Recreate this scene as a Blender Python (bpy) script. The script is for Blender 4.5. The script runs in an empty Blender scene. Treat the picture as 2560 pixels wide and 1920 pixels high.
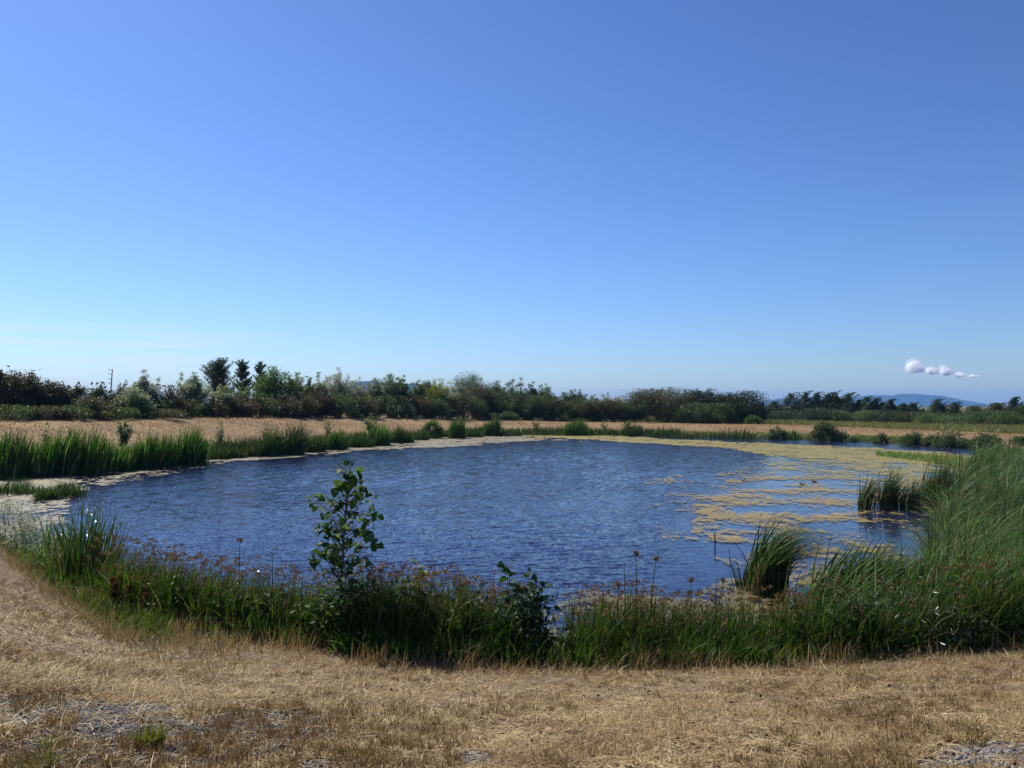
import bpy, math
import numpy as np
from mathutils import Vector
R = math.radians
rng = np.random.default_rng(7)
scn = bpy.context.scene
C = scn.collection

# ------------------------------------------------------------------ camera
F = 2000.0                      # focal length in photo pixels (2560 wide)
HOR = 1015.0                    # photo row of the true horizon
PITCH = math.atan((HOR - 960) / F)
CAMZ = 3.0
cam_d = bpy.data.cameras.new('camera')
cam = bpy.data.objects.new('camera', cam_d); C.objects.link(cam)
cam_d.sensor_width = 36; cam_d.lens = 36 * F / 2560
cam_d.clip_start = 0.1; cam_d.clip_end = 60000
cam.location = (0, 0, CAMZ); cam.rotation_euler = (R(90) + PITCH, 0, 0)
scn.camera = cam

# ------------------------------------------------------------------ sky, sun, exposure
SUN_AZ, SUN_EL = R(-44), R(46)
w = bpy.data.worlds.new("World"); scn.world = w; w.use_nodes = True
nt = w.node_tree; nt.nodes.clear()
sky = nt.nodes.new('ShaderNodeTexSky'); sky.sky_type = 'NISHITA'; sky.sun_disc = False
sky.sun_elevation = SUN_EL; sky.sun_rotation = SUN_AZ
sky.altitude = 0; sky.air_density = 1.0; sky.dust_density = 0.3; sky.ozone_density = 4.0
gam = nt.nodes.new('ShaderNodeGamma'); gam.inputs['Gamma'].default_value = 1.24
bal = nt.nodes.new('ShaderNodeMix'); bal.data_type = 'RGBA'; bal.blend_type = 'MULTIPLY'; bal.inputs[0].default_value = 1; bal.inputs[7].default_value = (.825, .935, 1.18, 1)
# faint cirrus low in the sky toward the sun
tcw = nt.nodes.new('ShaderNodeTexCoord'); sep = nt.nodes.new('ShaderNodeSeparateXYZ'); nt.links.new(tcw.outputs['Generated'], sep.inputs[0])
mpw = nt.nodes.new('ShaderNodeMapping'); mpw.inputs['Scale'].default_value = (3.0, 3.0, 75.0); mpw.inputs['Rotation'].default_value = (0, R(2), 0); nt.links.new(tcw.outputs['Generated'], mpw.inputs[0])
ciz = nt.nodes.new('ShaderNodeTexNoise'); ciz.inputs['Scale'].default_value = 1.6; ciz.inputs['Detail'].default_value = 5; nt.links.new(mpw.outputs[0], ciz.inputs['Vector'])
def mrn(src, a, b, c, d):
    n = nt.nodes.new('ShaderNodeMapRange'); n.interpolation_type = 'SMOOTHSTEP'
    for i, v in enumerate((a, b, c, d)): n.inputs[i + 1].default_value = v
    nt.links.new(src, n.inputs[0]); return n.outputs[0]
def mulw(a, b):
    n = nt.nodes.new('ShaderNodeMath'); n.operation = 'MULTIPLY'; nt.links.new(a, n.inputs[0]); nt.links.new(b, n.inputs[1]); return n.outputs[0]
cmask = mulw(mulw(mrn(sep.outputs[2], .028, .05, 0, 1), mrn(sep.outputs[2], .07, .10, 1, 0)), mulw(mrn(sep.outputs[0], -.42, -.22, 1, 0), mrn(ciz.outputs['Fac'], .42, .75, 0, .5)))
cir = nt.nodes.new('ShaderNodeMix'); cir.data_type = 'RGBA'; cir.inputs[7].default_value = (13, 13, 12.4, 1)
bg = nt.nodes.new('ShaderNodeBackground'); bg.inputs['Strength'].default_value = 0.0555
wo = nt.nodes.new('ShaderNodeOutputWorld')
nt.links.new(sky.outputs[0], gam.inputs['Color']); nt.links.new(gam.outputs[0], bal.inputs[6])
nt.links.new(bal.outputs[2], cir.inputs[6]); nt.links.new(cmask, cir.inputs[0])
nt.links.new(cir.outputs[2], bg.inputs[0]); nt.links.new(bg.outputs[0], wo.inputs[0])
sd = bpy.data.lights.new('sun', 'SUN'); sd.energy = 5.0; sd.angle = R(0.5); sd.color = (1.0, 0.93, 0.82)
so = bpy.data.objects.new('sun', sd); C.objects.link(so)
sv = Vector((math.sin(SUN_AZ) * math.cos(SUN_EL), math.cos(SUN_AZ) * math.cos(SUN_EL), math.sin(SUN_EL)))
so.rotation_euler = sv.to_track_quat('Z', 'Y').to_euler(); so.location = (0, 0, 60)
scn.view_settings.view_transform = 'Standard'; scn.view_settings.look = 'None'
scn.view_settings.exposure = 0.35; scn.view_settings.gamma = 1.0
scn.cycles.volume_step_rate = 1.0
scn.cycles.max_bounces = 16; scn.cycles.transparent_max_bounces = 48; scn.cycles.volume_bounces = 14
scn.cycles.use_denoising = True

# ------------------------------------------------------------------ helpers
def ray(px, py):
    """photo pixel -> (u, v): x = u*Y, z = CAMZ + v*Y at depth Y"""
    a = (np.asarray(px, float) - 1280) / F; b = (960 - np.asarray(py, float)) / F
    dy = math.cos(PITCH) - b * math.sin(PITCH); dz = math.sin(PITCH) + b * math.cos(PITCH)
    return a / dy, dz / dy
def on_plane(px, py, z=0.0):
    u, v = ray(px, py); Y = (z - CAMZ) / v
    return u * Y, Y
def at_depth(px, py, Y):
    u, v = ray(px, py); return u * Y, CAMZ + v * Y
def hash2(ix, iy, seed):
    h = (ix.astype(np.int64) * 374761393 + iy.astype(np.int64) * 668265263 + seed * 974711) & 0x7fffffff
    h = ((h ^ (h >> 13)) * 1274126177) & 0x7fffffff
    return ((h ^ (h >> 16)) & 0xffff) / 65535.0
def vnoise(x, y, seed=0):
    ix = np.floor(x); iy = np.floor(y); fx = x - ix; fy = y - iy
    fx = fx * fx * (3 - 2 * fx); fy = fy * fy * (3 - 2 * fy)
    a = hash2(ix, iy, seed); b = hash2(ix + 1, iy, seed); c = hash2(ix, iy + 1, seed); d = hash2(ix + 1, iy + 1, seed)
    return (a * (1 - fx) + b * fx) * (1 - fy) + (c * (1 - fx) + d * fx) * fy
def fbm(x, y, seed=0, o=4):
    s = 0; amp = 0.5; t = 0
    for i in range(o):
        s = s + amp * vnoise(x * 2 ** i + 17.3 * i, y * 2 ** i - 9.1 * i, seed + i); t += amp; amp *= 0.55
    return s / t
def sm(t): t = np.clip(t, 0, 1); return t * t * (3 - 2 * t)
def tag(o, label, cat=None, group=None, kind=None):
    o['label'] = label
    if cat: o['category'] = cat
    if group: o['group'] = group
    if kind: o['kind'] = kind
    return o
def mk(name, V, faces, mat, parent=None, smooth=False, loc=None):
    """one mesh object; faces: list of index arrays (m,3)/(m,4); V in world space, shifted by the parent's location"""
    V = np.asarray(V, np.float32)
    off = Vector((0, 0, 0))
    if parent is not None: off = parent.location
    elif loc is not None: off = Vector(loc)
    V = V - np.array(off, np.float32)
    faces = [np.asarray(f, np.int32) for f in faces if len(f)]
    me = bpy.data.meshes.new(name)
    me.vertices.add(len(V)); me.vertices.foreach_set('co', V.ravel())
    li = np.concatenate([f.ravel() for f in faces])
    tot = np.concatenate([np.full(len(f), f.shape[1], np.int32) for f in faces])
    st = np.concatenate([[0], np.cumsum(tot)[:-1]]).astype(np.int32)
    me.loops.add(len(li)); me.loops.foreach_set('vertex_index', li)
    me.polygons.add(len(tot)); me.polygons.foreach_set('loop_start', st); me.polygons.foreach_set('loop_total', tot)
    if smooth: me.polygons.foreach_set('use_smooth', np.ones(len(tot), bool))
    me.update(calc_edges=True); me.validate()
    if mat: me.materials.append(mat)
    o = bpy.data.objects.new(name, me); C.objects.link(o)
    if parent is not None: o.parent = parent
    elif loc is not None: o.location = loc
    return o
def thing(name, loc, label, cat, group=None):
    o = bpy.data.objects.new(name, None); C.objects.link(o); o.location = [float(v) for v in loc]
    o.empty_display_size = 0.2
    return tag(o, label, cat, group)
class Acc:
    def __init__(s): s.V = []; s.F = []; s.n = 0
    def add(s, V, faces):
        s.V.append(V); s.F += [f + s.n for f in faces if len(f)]; s.n += len(V)
    def mk(s, name, mat, parent=None, smooth=False, loc=None):
        f3 = [f for f in s.F if f.shape[1] == 3]; f4 = [f for f in s.F if f.shape[1] == 4]
        fs = ([np.concatenate(f3)] if f3 else []) + ([np.concatenate(f4)] if f4 else [])
        return mk(name, np.concatenate(s.V), fs, mat, parent, smooth, loc)
def blades(base, h, az, bend, wd, segs=3, tip=0.0, face=None, pw=1.9):
    base = np.asarray(base, float); n = len(base)
    t = np.linspace(0, 1, segs + 1)[None, :]
    h = np.broadcast_to(h, (n,))[:, None]; bend = np.broadcast_to(bend, (n,))[:, None]; az = np.broadcast_to(az, (n,))[:, None]
    wd = np.broadcast_to(wd, (n,))[:, None]
    r = h * bend * t ** pw
    z = h * (t - 0.38 * np.minimum(bend, 1.6) * t ** 2.2)
    cx = base[:, 0:1] + r * np.cos(az); cy = base[:, 1:2] + r * np.sin(az); cz = base[:, 2:3] + z
    fa = rng.uniform(0, np.pi, (n, 1)) if face is None else np.broadcast_to(face, (n,))[:, None]
    ww = 0.5 * wd * np.maximum(tip, 1 - t ** 2.4)[:, :] * (0.75 + 0.5 * np.sin(np.pi * np.clip(t, 0, .8)))
    ox = ww * np.cos(fa); oy = ww * np.sin(fa)
    L = np.stack([cx - ox, cy - oy, cz], -1); Rr = np.stack([cx + ox, cy + oy, cz], -1)
    k = 2 * segs + 1
    V = np.zeros((n, k, 3)); V[:, 0:2 * segs:2] = L[:, :segs]; V[:, 1:2 * segs:2] = Rr[:, :segs]; V[:, -1] = 0.5 * (L[:, -1] + Rr[:, -1])
    b = (np.arange(n) * k)[:, None]
    q = [np.concatenate([b + 2 * i, b + 2 * i + 1, b + 2 * i + 3, b + 2 * i + 2], 1) for i in range(segs - 1)]
    tr = np.concatenate([b + 2 * segs - 2, b + 2 * segs - 1, b + 2 * segs], 1)
    return V.reshape(-1, 3), ([np.concatenate(q)] if q else []) + [tr]
def rotm(n, tilt=None):
    """random rotation matrices; tilt limits how far the local Z leans from up"""
    q = rng.normal(size=(n, 4)); q /= np.linalg.norm(q, axis=1)[:, None]
    if tilt is not None:
        a = rng.uniform(0, 2 * np.pi, n); th = np.abs(rng.normal(0, tilt, n)); b = rng.uniform(0, 2 * np.pi, n)
        def qm(p, q):
            w0, x0, y0, z0 = p.T; w1, x1, y1, z1 = q.T
            return np.stack([w0*w1-x0*x1-y0*y1-z0*z1, w0*x1+x0*w1+y0*z1-z0*y1, w0*y1-x0*z1+y0*w1+z0*x1, w0*z1+x0*y1-y0*x1+z0*w1], 1)
        z0 = np.zeros(n)
        q = qm(np.stack([np.cos(th/2), np.sin(th/2)*np.cos(b), np.sin(th/2)*np.sin(b), z0], 1), np.stack([np.cos(a/2), z0, z0, np.sin(a/2)], 1))
    w_, x, y, z = q.T
    return np.stack([np.stack([1-2*(y*y+z*z), 2*(x*y-z*w_), 2*(x*z+y*w_)], 1), np.stack([2*(x*y+z*w_), 1-2*(x*x+z*z), 2*(y*z-x*w_)], 1), np.stack([2*(x*z-y*w_), 2*(y*z+x*w_), 1-2*(x*x+y*y)], 1)], 1)
def inst(tv, tf, pos, M, sc):
    tv = np.asarray(tv, float); n = len(pos); k = len(tv)
    sc = np.broadcast_to(sc, (n,)) if np.ndim(sc) < 2 else sc
    loc = tv[None] * (sc[:, None, None] if np.ndim(sc) == 1 else sc[:, None, :])
    V = np.einsum('nij,nkj->nki', M, loc) + np.asarray(pos)[:, None, :]
    b = (np.arange(n) * k)[:, None, None]
    out = []
    for f in tf:
        f = np.asarray(f); out.append((f[None] + b).reshape(-1, f.shape[1]))
    return V.reshape(-1, 3), out
def tube(pts, rad, n=6, cap=True):
    pts = np.asarray(pts, float); m = len(pts); rad = np.broadcast_to(rad, (m,))
    T = np.gradient(pts, axis=0); T /= np.linalg.norm(T, axis=1)[:, None] + 1e-9
    ref = np.array([0, 1, 0.03]) if abs(T[:, 1]).mean() < .8 else np.array([1, 0, 0.03])
    A = np.cross(T, ref); A /= np.linalg.norm(A, axis=1)[:, None] + 1e-9; B = np.cross(T, A)
    a = np.linspace(0, 2 * np.pi, n, endpoint=False)
    V = pts[:, None] + rad[:, None, None] * (np.cos(a)[None, :, None] * A[:, None] + np.sin(a)[None, :, None] * B[:, None])
    i = np.arange(m - 1)[:, None] * n; j = np.arange(n)[None]; j2 = (j + 1) % n
    q = np.stack([i + j, i + j2, i + n + j2, i + n + j], -1).reshape(-1, 4)
    V = V.reshape(-1, 3); fs = [q]
    if cap:
        V = np.concatenate([V, pts[:1], pts[-1:]]); c0 = m * n; jj = np.arange(n); j3 = (jj + 1) % n
        fs.append(np.concatenate([np.stack([np.full(n, c0), j3, jj], 1), np.stack([np.full(n, c0 + 1), (m-1)*n + jj, (m-1)*n + j3], 1)]))
    return V, fs
RH_V = [(0, -.5, 0), (.3, 0, .05), (0, .5, 0), (-.3, 0, .05)]; RH_F = [[(0, 1, 2, 3)]]
LEAF_V = [(0,0,0),(0,.35,0),(0,.7,-.03),(0,1.05,-.14),(.40,.10,.10),(.47,.40,.13),(.22,.78,.03),(-.40,.10,.10),(-.47,.40,.13),(-.22,.78,.03)]
LEAF_F = [[(0,4,5,1),(1,5,6,2),(0,1,8,7),(1,2,9,8)], [(2,6,3),(2,3,9)]]
NAR_V = [(0,0,0),(.09,.35,.03),(0,1,-.1),(-.09,.35,.03)]; NAR_F = [[(0,1,2,3)]]

# ------------------------------------------------------------------ materials
def ramp(nd, stops):
    cr = nd.color_ramp
    while len(cr.elements) < len(stops): cr.elements.new(0.5)
    for e, (p, c) in zip(cr.elements, stops): e.position = p; e.color = (*c, 1)
def leaf_mat(name, cols, transl=0.35, rough=0.45, spec=0.2):
    m = bpy.data.materials.new(name); m.use_nodes = True; t = m.node_tree; t.nodes.clear(); N = t.nodes.new; L = t.links.new
    out = N('ShaderNodeOutputMaterial'); g = N('ShaderNodeNewGeometry'); r = N('ShaderNodeValToRGB')
    k = len(cols); ramp(r, [(i / max(1, k - 1), c) for i, c in enumerate(cols)])
    L(g.outputs['Random Per Island'], r.inputs[0])
    p = N('ShaderNodeBsdfPrincipled'); p.inputs['Roughness'].default_value = rough; p.inputs['Specular IOR Level'].default_value = spec
    tr = N('ShaderNodeBsdfTranslucent'); mx = N('ShaderNodeMixShader'); mx.inputs[0].default_value = transl
    hs = N('ShaderNodeHueSaturation'); hs.inputs['Value'].default_value = 1.25; hs.inputs['Saturation'].default_value = 1.15
    L(r.outputs[0], p.inputs['Base Color']); L(r.outputs[0], hs.inputs['Color']); L(hs.outputs[0], tr.inputs[0])
    L(p.outputs[0], mx.inputs[1]); L(tr.outputs[0], mx.inputs[2]); L(mx.outputs[0], out.inputs[0])
    return m
def solid_mat(name, c1, c2, scale=8.0, rough=0.8, spec=0.2):
    m = bpy.data.materials.new(name); m.use_nodes = True; t = m.node_tree; N = t.nodes.new; L = t.links.new
    p = t.nodes['Principled BSDF']; p.inputs['Roughness'].default_value = rough; p.inputs['Specular IOR Level'].default_value = spec
    g = N('ShaderNodeNewGeometry'); n = N('ShaderNodeTexNoise'); n.inputs['Scale'].default_value = scale; n.inputs['Detail'].default_value = 4
    r = N('ShaderNodeValToRGB'); ramp(r, [(.35, c1), (.65, c2)])
    L(g.outputs['Position'], n.inputs['Vector']); L(n.outputs['Fac'], r.inputs[0]); L(r.outputs[0], p.inputs['Base Color'])
    return m
M_BARK = solid_mat('bark', (.09, .07, .05), (.16, .13, .10), 6)
M_STEM = solid_mat('green_stem', (.07, .06, .03), (.10, .09, .04), 20)
ML = dict(
    dark=leaf_mat('leaf_dark', [(.052,.080,.026), (.08,.115,.038), (.14,.18,.075)], 0.37),
    mid=leaf_mat('leaf_mid', [(.060,.095,.032), (.095,.14,.050), (.19,.235,.11)], 0.47),
    pale=leaf_mat('leaf_pale', [(.11,.145,.06), (.19,.235,.115), (.38,.41,.28)], 0.50, .45, .4),
    silver=leaf_mat('leaf_silver', [(.14,.16,.10), (.25,.28,.19), (.46,.47,.38)], 0.50, .45, .4),
    olive=leaf_mat('leaf_olive', [(.055,.062,.026), (.085,.092,.038), (.125,.125,.062)], 0.37),
    red=leaf_mat('leaf_reddish', [(.048,.046,.022), (.078,.070,.033), (.12,.115,.055)], 0.34),
    rust=leaf_mat('leaf_rust', [(.085,.050,.026), (.115,.07,.034), (.12,.105,.04)], 0.34),
    yell=leaf_mat('leaf_yellow_green', [(.14,.17,.025), (.22,.25,.04), (.30,.32,.08)], 0.47),
    green=leaf_mat('leaf_green', [(.050,.105,.024), (.078,.14,.036), (.13,.20,.06)], 0.47),
    blue=leaf_mat('leaf_blue_dark', [(.034,.056,.030), (.052,.082,.042), (.10,.13,.065)], 0.32),
    black=leaf_mat('leaf_blackish', [(.024,.034,.016), (.036,.050,.022), (.06,.075,.036)], .2),
    grass=leaf_mat('leaf_green_yellow', [(.09,.12,.03), (.14,.15,.045), (.20,.18,.07)], 0.42),
)
M_CAT = leaf_mat('cattail_leaf', [(.038,.095,.010), (.062,.145,.020), (.11,.205,.04), (.21,.26,.12)], .45, .5, .2)
M_CATD = leaf_mat('cattail_leaf_dark', [(.020,.050,.010), (.032,.078,.014), (.052,.11,.024), (.12,.105,.04)], .32, .5, .15)
M_CATB = leaf_mat('cattail_leaf_base', [(.14,.09,.05), (.20,.14,.07), (.07,.08,.03)], .2)
M_SEDGE = leaf_mat('sedge_stem', [(.022,.042,.014), (.040,.065,.018), (.065,.09,.024), (.11,.10,.04)], .25, .5, .15)
M_SLEAF = leaf_mat('sedge_leaf', [(.026,.058,.010), (.045,.092,.014), (.08,.145,.024), (.14,.135,.04)], .38, .5, .15)
M_HEAD = leaf_mat('sedge_head', [(.11,.066,.028), (.18,.108,.048), (.27,.175,.085)], .2, .7, .1)
M_STRAW = leaf_mat('straw', [(.17,.114,.052), (.30,.217,.104), (.43,.332,.175), (.66,.56,.36)], .25, .6, .25)
M_STRAWG = leaf_mat('straw_gold', [(.23,.145,.065), (.34,.225,.11), (.46,.34,.19)], .3, .6, .25)
M_STRAWF = leaf_mat('straw_far', [(.23,.155,.085), (.305,.213,.118), (.39,.295,.165)], .25, .7, .15)
M_DOCK = leaf_mat('dock_rust', [(.07,.018,.012), (.12,.035,.018), (.16,.06,.03)], .2, .7, .1)
M_BRITE = leaf_mat('fresh_grass', [(.07,.13,.02), (.11,.19,.035), (.17,.25,.06)], .4, .45, .3)
M_POP = leaf_mat('poplar_leaf', [(.030,.065,.014), (.045,.09,.020), (.07,.13,.03), (.13,.17,.08)], .5, .55, .2)
M_SHRUB = leaf_mat('shrub_leaf', [(.018,.040,.012), (.03,.06,.016), (.05,.09,.026)], .3, .55, .2)
M_ROSE = leaf_mat('rose_leaf', [(.03,.06,.012), (.05,.10,.02), (.085,.15,.035)], .4, .55, .2)
M_WILLOW = leaf_mat('willow_leaf', [(.05,.065,.035), (.10,.12,.075), (.20,.22,.15)], .25, .4, .5)

# straw: pale stalks, with browner and greyer patches where old growth lies
def patchy(m, scale, stops):
    t = m.node_tree; N = t.nodes.new; L = t.links.new
    rmp = [n for n in t.nodes if n.type == 'VALTORGB'][0]; g_ = [n for n in t.nodes if n.type == 'NEW_GEOMETRY'][0]
    pn = N('ShaderNodeTexNoise'); pn.inputs['Scale'].default_value = scale; pn.inputs['Detail'].default_value = 6; pn.inputs['Roughness'].default_value = .72; L(g_.outputs['Position'], pn.inputs['Vector'])
    pr = N('ShaderNodeValToRGB'); ramp(pr, stops); L(pn.outputs['Fac'], pr.inputs[0])
    pm = N('ShaderNodeMix'); pm.data_type = 'RGBA'; pm.blend_type = 'MULTIPLY'; pm.inputs[0].default_value = 1; L(rmp.outputs[0], pm.inputs[6]); L(pr.outputs[0], pm.inputs[7])
    for lk in list(rmp.outputs[0].links):
        if lk.to_node != pm:
            d_ = lk.to_socket; t.links.remove(lk); L(pm.outputs[2], d_)
patchy(M_STRAW, 1.7, [(.36, (.66, .58, .48)), (.45, (.94, .88, .78)), (.54, (1.08, 1.06, 1.0)), (.66, (1.24, 1.26, 1.16))])
patchy(M_STRAWF, .55, [(.36, (.66, .58, .52)), (.46, (.90, .85, .80)), (.55, (1.03, 1.0, .98)), (.66, (1.15, 1.15, 1.08))])
M_STRAWO = leaf_mat('straw_olive', [(.14,.105,.045), (.22,.165,.075), (.30,.235,.12), (.17,.17,.06)], .3, .6, .2)
# ------------------------------------------------------------------ terrain
def curve(pts):
    p = np.array(pts, float); return lambda x: np.interp(x, p[:, 0], p[:, 1])
def px_of(u): return 1280 + u * F * math.cos(PITCH)       # close enough to invert the column
near_row = curve([(-700,1190),(-300,1240),(0,1345),(150,1450),(300,1540),(450,1572),(600,1592),(800,1612),(1000,1640),(1400,1655),(1800,1650),(2100,1640),(2560,1600),(3000,1520)])
far_row = curve([(-700,1190),(-300,1200),(0,1192),(200,1181),(250,1172),(400,1157),(500,1142),(640,1130),(800,1115),(1000,1100),(1200,1088),(1400,1087),(1600,1090),(1800,1093),(1900,1095),(2000,1098),(2100,1101),(2200,1105),(2300,1111),(2420,1119),(2560,1132),(3000,1172)])
top_row = curve([(-700,1052),(0,1050),(500,1044),(1000,1045),(1500,1055),(2000,1063),(2300,1076),(2560,1086),(3000,1090)])
def Yn_(u):
    p = px_of(u); _, v = ray(1280, near_row(p)); return (0.15 - CAMZ) / v
def Yf_(u):
    p = px_of(u); _, v = ray(1280, far_row(p)); return np.maximum((0.0 - CAMZ) / v, Yn_(u) + .2)
def Yb_(u): return Yf_(u) + 15.0
def zb_(u):
    p = px_of(u); _, v = ray(1280, top_row(p)); return CAMZ + v * Yb_(u)
def ground(x, Y):
    x = np.asarray(x, float); Y = np.asarray(Y, float)
    u = np.clip(x / np.maximum(Y, 3.0), -1.3, 1.3)
    yn, yf, yb, zb = Yn_(u), Yf_(u), Yb_(u), zb_(u)
    dn = Y - yn; df = yf - Y
    zn = np.where(dn < 0, .12 + 1.28 * (.65 * np.clip(-dn / np.maximum(yn - 3.2, 5.5), 0, 1) + .35 * sm(-dn / np.maximum(yn - 3.2, 5.5))), .12 - .35 * np.clip(dn / 1.6, 0, 1))
    t = np.clip(-df / (yb - yf), 0, 1)
    zfar_land = .10 + .25 * np.clip(-df / 1.2, 0, 1) + (zb - .35) * (sm(t) * .55 + t * .45)
    back = np.clip((Y - yb) / 60, 0, 1)
    zfar_land = np.where(Y > yb, zb * (1 - back) + .75 * back, zfar_land)
    zf = np.where(df < 0, zfar_land, .10 - .35 * np.clip(df / 1.4, 0, 1))
    z = np.where(dn < 0, zn, np.where(df < 0, zf, np.minimum(zn, zf)))
    amp = np.clip((np.maximum(-dn, -df)) / 1.0, 0, 1)
    z = z + amp * (.07 * (fbm(x * .9, Y * .9, 3) - .5) + .05 * (fbm(x * 5, Y * 5, 5) - .5))
    return z
US = np.concatenate([np.linspace(-1.3, -.72, 40, endpoint=False), np.linspace(-.72, .72, 420), np.linspace(.72, 1.3, 41)[1:]])
YS = np.concatenate([np.linspace(-30, 1.5, 20, endpoint=False), np.linspace(1.5, 3.2, 16, endpoint=False), np.linspace(3.2, 11, 210, endpoint=False), np.geomspace(11, 130, 240, endpoint=False), np.geomspace(130, 6500, 40)])
UU, YY = np.meshgrid(US, YS)
XX = UU * np.maximum(YY, 7.0)
ZZ = ground(XX, YY)
nu, ny = len(US), len(YS)
idx = np.arange(nu * ny).reshape(ny, nu)
quads = np.stack([idx[:-1, :-1], idx[:-1, 1:], idx[1:, 1:], idx[1:, :-1]], -1).reshape(-1, 4)
gm = bpy.data.materials.new('earth_and_dry_turf'); gm.use_nodes = True; t = gm.node_tree; N = t.nodes.new; L = t.links.new
p = t.nodes['Principled BSDF']; p.inputs['Roughness'].default_value = .9; p.inputs['Specular IOR Level'].default_value = .1
at = N('ShaderNodeAttribute'); at.attribute_name = 'soil'
g = N('ShaderNodeNewGeometry'); n1 = N('ShaderNodeTexNoise'); n1.inputs['Scale'].default_value = 9; n1.inputs['Detail'].default_value = 8; n1.inputs['Roughness'].default_value = .75
L(g.outputs['Position'], n1.inputs['Vector'])
mr = N('ShaderNodeMapRange'); mr.inputs[1].default_value = .3; mr.inputs[2].default_value = .7; mr.inputs[3].default_value = .55; mr.inputs[4].default_value = 1.35
L(n1.outputs['Fac'], mr.inputs[0])
mul = N('ShaderNodeMix'); mul.data_type = 'RGBA'; mul.blend_type = 'MULTIPLY'; mul.inputs[0].default_value = 1
L(at.outputs['Color'], mul.inputs[6]); L(mr.outputs[0], mul.inputs[7]); L(mul.outputs[2], p.inputs['Base Color'])
bp = N('ShaderNodeBump'); bp.inputs['Strength'].default_value = .6; bp.inputs['Distance'].default_value = .05
L(n1.outputs['Fac'], bp.inputs['Height']); L(bp.outputs[0], p.inputs['Normal'])
terrain = mk('ground', np.stack([XX, YY, ZZ], -1).reshape(-1, 3), [quads], gm, smooth=True)
tag(terrain, 'dry tan grassland sloping down to the pond and rising beyond it', kind='structure')
# what grows or lies where: soil albedo per vertex
GRAV = [(70,1765,130,26),(190,1800,150,30),(300,1850,240,60),(560,1850,200,40),(150,1880,200,50),(480,1880,170,34),(650,1795,120,20),(740,1830,110,16),(60,1890,110,34),(250,1905,200,24),(1190,1888,45,14),(2490,1885,150,36),(2330,1905,90,16),(820,1908,150,18),(340,1765,70,10)]
def gravelness(x, Y):
    Yc = np.maximum(Y, 1.0); px = px_of(x / Yc); row = HOR + F * (CAMZ - ground(x, Y)) / Yc
    n = .6 * fbm(x * 2.2 + 3, Y * 2.2 + 1, 21, 4) + .4 * fbm(x * 7, Y * 7, 22, 3); s = np.zeros_like(px)
    for cx, cy, rx, ry in GRAV: s = np.maximum(s, 1 - np.sqrt(((px - cx) / rx) ** 2 + ((row - cy) / ry) ** 2) * .62)
    return np.clip((n + (.80 + .35 * (px < 900)) * np.maximum(s, 0) - .64) / .26, 0, 1) * (Y < 8.2)
x, Y = XX.ravel(), YY.ravel(); u = np.clip(x / np.maximum(Y, 3), -1.3, 1.3)
yn, yf, yb = Yn_(u), Yf_(u), Yb_(u)
col = np.empty((len(x), 3)); tan = np.array([.17, .125, .08])
m1 = fbm(x * .5, Y * .5, 41)[:, None]
col[:] = tan * (.8 + .4 * m1)
gv = gravelness(x, Y)[:, None]; col = col * (1 - gv) + np.array([.20, .195, .19]) * gv
wet = ((Y > yn - .5) & (Y < yf + .8))[:, None]; col = np.where(wet, np.array([.05, .045, .03]), col)
farf = ((Y > yf + .8) & (Y <= yb + 1))[:, None]
m2 = fbm(x * .25, Y * .6, 43)[:, None]
col = np.where(farf, np.array([.295, .205, .112]) * (.6 + .8 * m2), col)
px_all = px_of(u)
gfac = sm((px_all - 1500) / 500)[:, None] * .75 + .25 * sm((600 - px_all) / 300)[:, None]
bey = (Y > yb + 1)[:, None]
gcol = np.array([.13, .135, .045]) * (.7 + .6 * m2) * gfac + np.array([.27, .20, .10]) * (1 - gfac)
col = np.where(bey, gcol, col)
ca = terrain.data.color_attributes.new('soil', 'FLOAT_COLOR', 'POINT')
ca.data.foreach_set('color', np.concatenate([col, np.ones((len(x), 1))], 1).astype(np.float32).ravel())

# ------------------------------------------------------------------ water
wu = np.linspace(-.95, .95, 520); wt = np.linspace(0, 1, 850) ** 1.6
U2, T2 = np.meshgrid(wu, wt)
Y2 = (Yn_(U2) - .3) * (1 - T2) + (Yf_(U2) + .6) * T2
X2 = U2 * Y2
wpx = px_of(U2); wrow = HOR + F * CAMZ / Y2
calm_r = sm((wpx - 1615 + (wrow - 1300) * .75 + 120 * (fbm(X2 * .3, Y2 * .3, 8) - .5)) / 220)
calm_f = sm(1 - (wrow - far_row(wpx)) / (26 + 30 * sm((900 - wpx) / 600))) * sm((1500 - wpx) / 300)
rip = np.clip(1 - .85 * calm_r - .72 * calm_f, .12, 1)
rip = np.where((wrow < 1135) & (wpx > 1700), np.maximum(rip, .7), rip)
gust = .6 + .8 * sm((fbm(X2 * .12, Y2 * .12, 9) - .3) / .4)
Z2 = np.zeros_like(Y2); wr = np.random.default_rng(3); nw = 40
for i in range(nw):
    lam = .11 * (.40 / .11) ** (i / (nw - 1)); th = -math.pi / 2 + .3 + wr.normal(0, .30); k = 2 * math.pi / lam
    fade = np.clip(lam * 110 / Y2, 0, 1)
    Z2 += (.016 / k) * fade * np.sin(k * (math.cos(th) * X2 + math.sin(th) * Y2) + wr.uniform(0, 6.28) + 2.2 * vnoise(X2 * .5 + i, Y2 * .5, 100 + i))
Z2 *= rip * gust
wi = np.arange(U2.size).reshape(U2.shape)
wq = np.stack([wi[:-1, :-1], wi[:-1, 1:], wi[1:, 1:], wi[1:, :-1]], -1).reshape(-1, 4)
wm = bpy.data.materials.new('pond_water'); wm.use_nodes = True; t = wm.node_tree; N = t.nodes.new; L = t.links.new
p = t.nodes['Principled BSDF']; p.inputs['Base Color'].default_value = (.012, .015, .046, 1); p.inputs['Roughness'].default_value = .04; p.inputs['IOR'].default_value = 1.333
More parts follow.
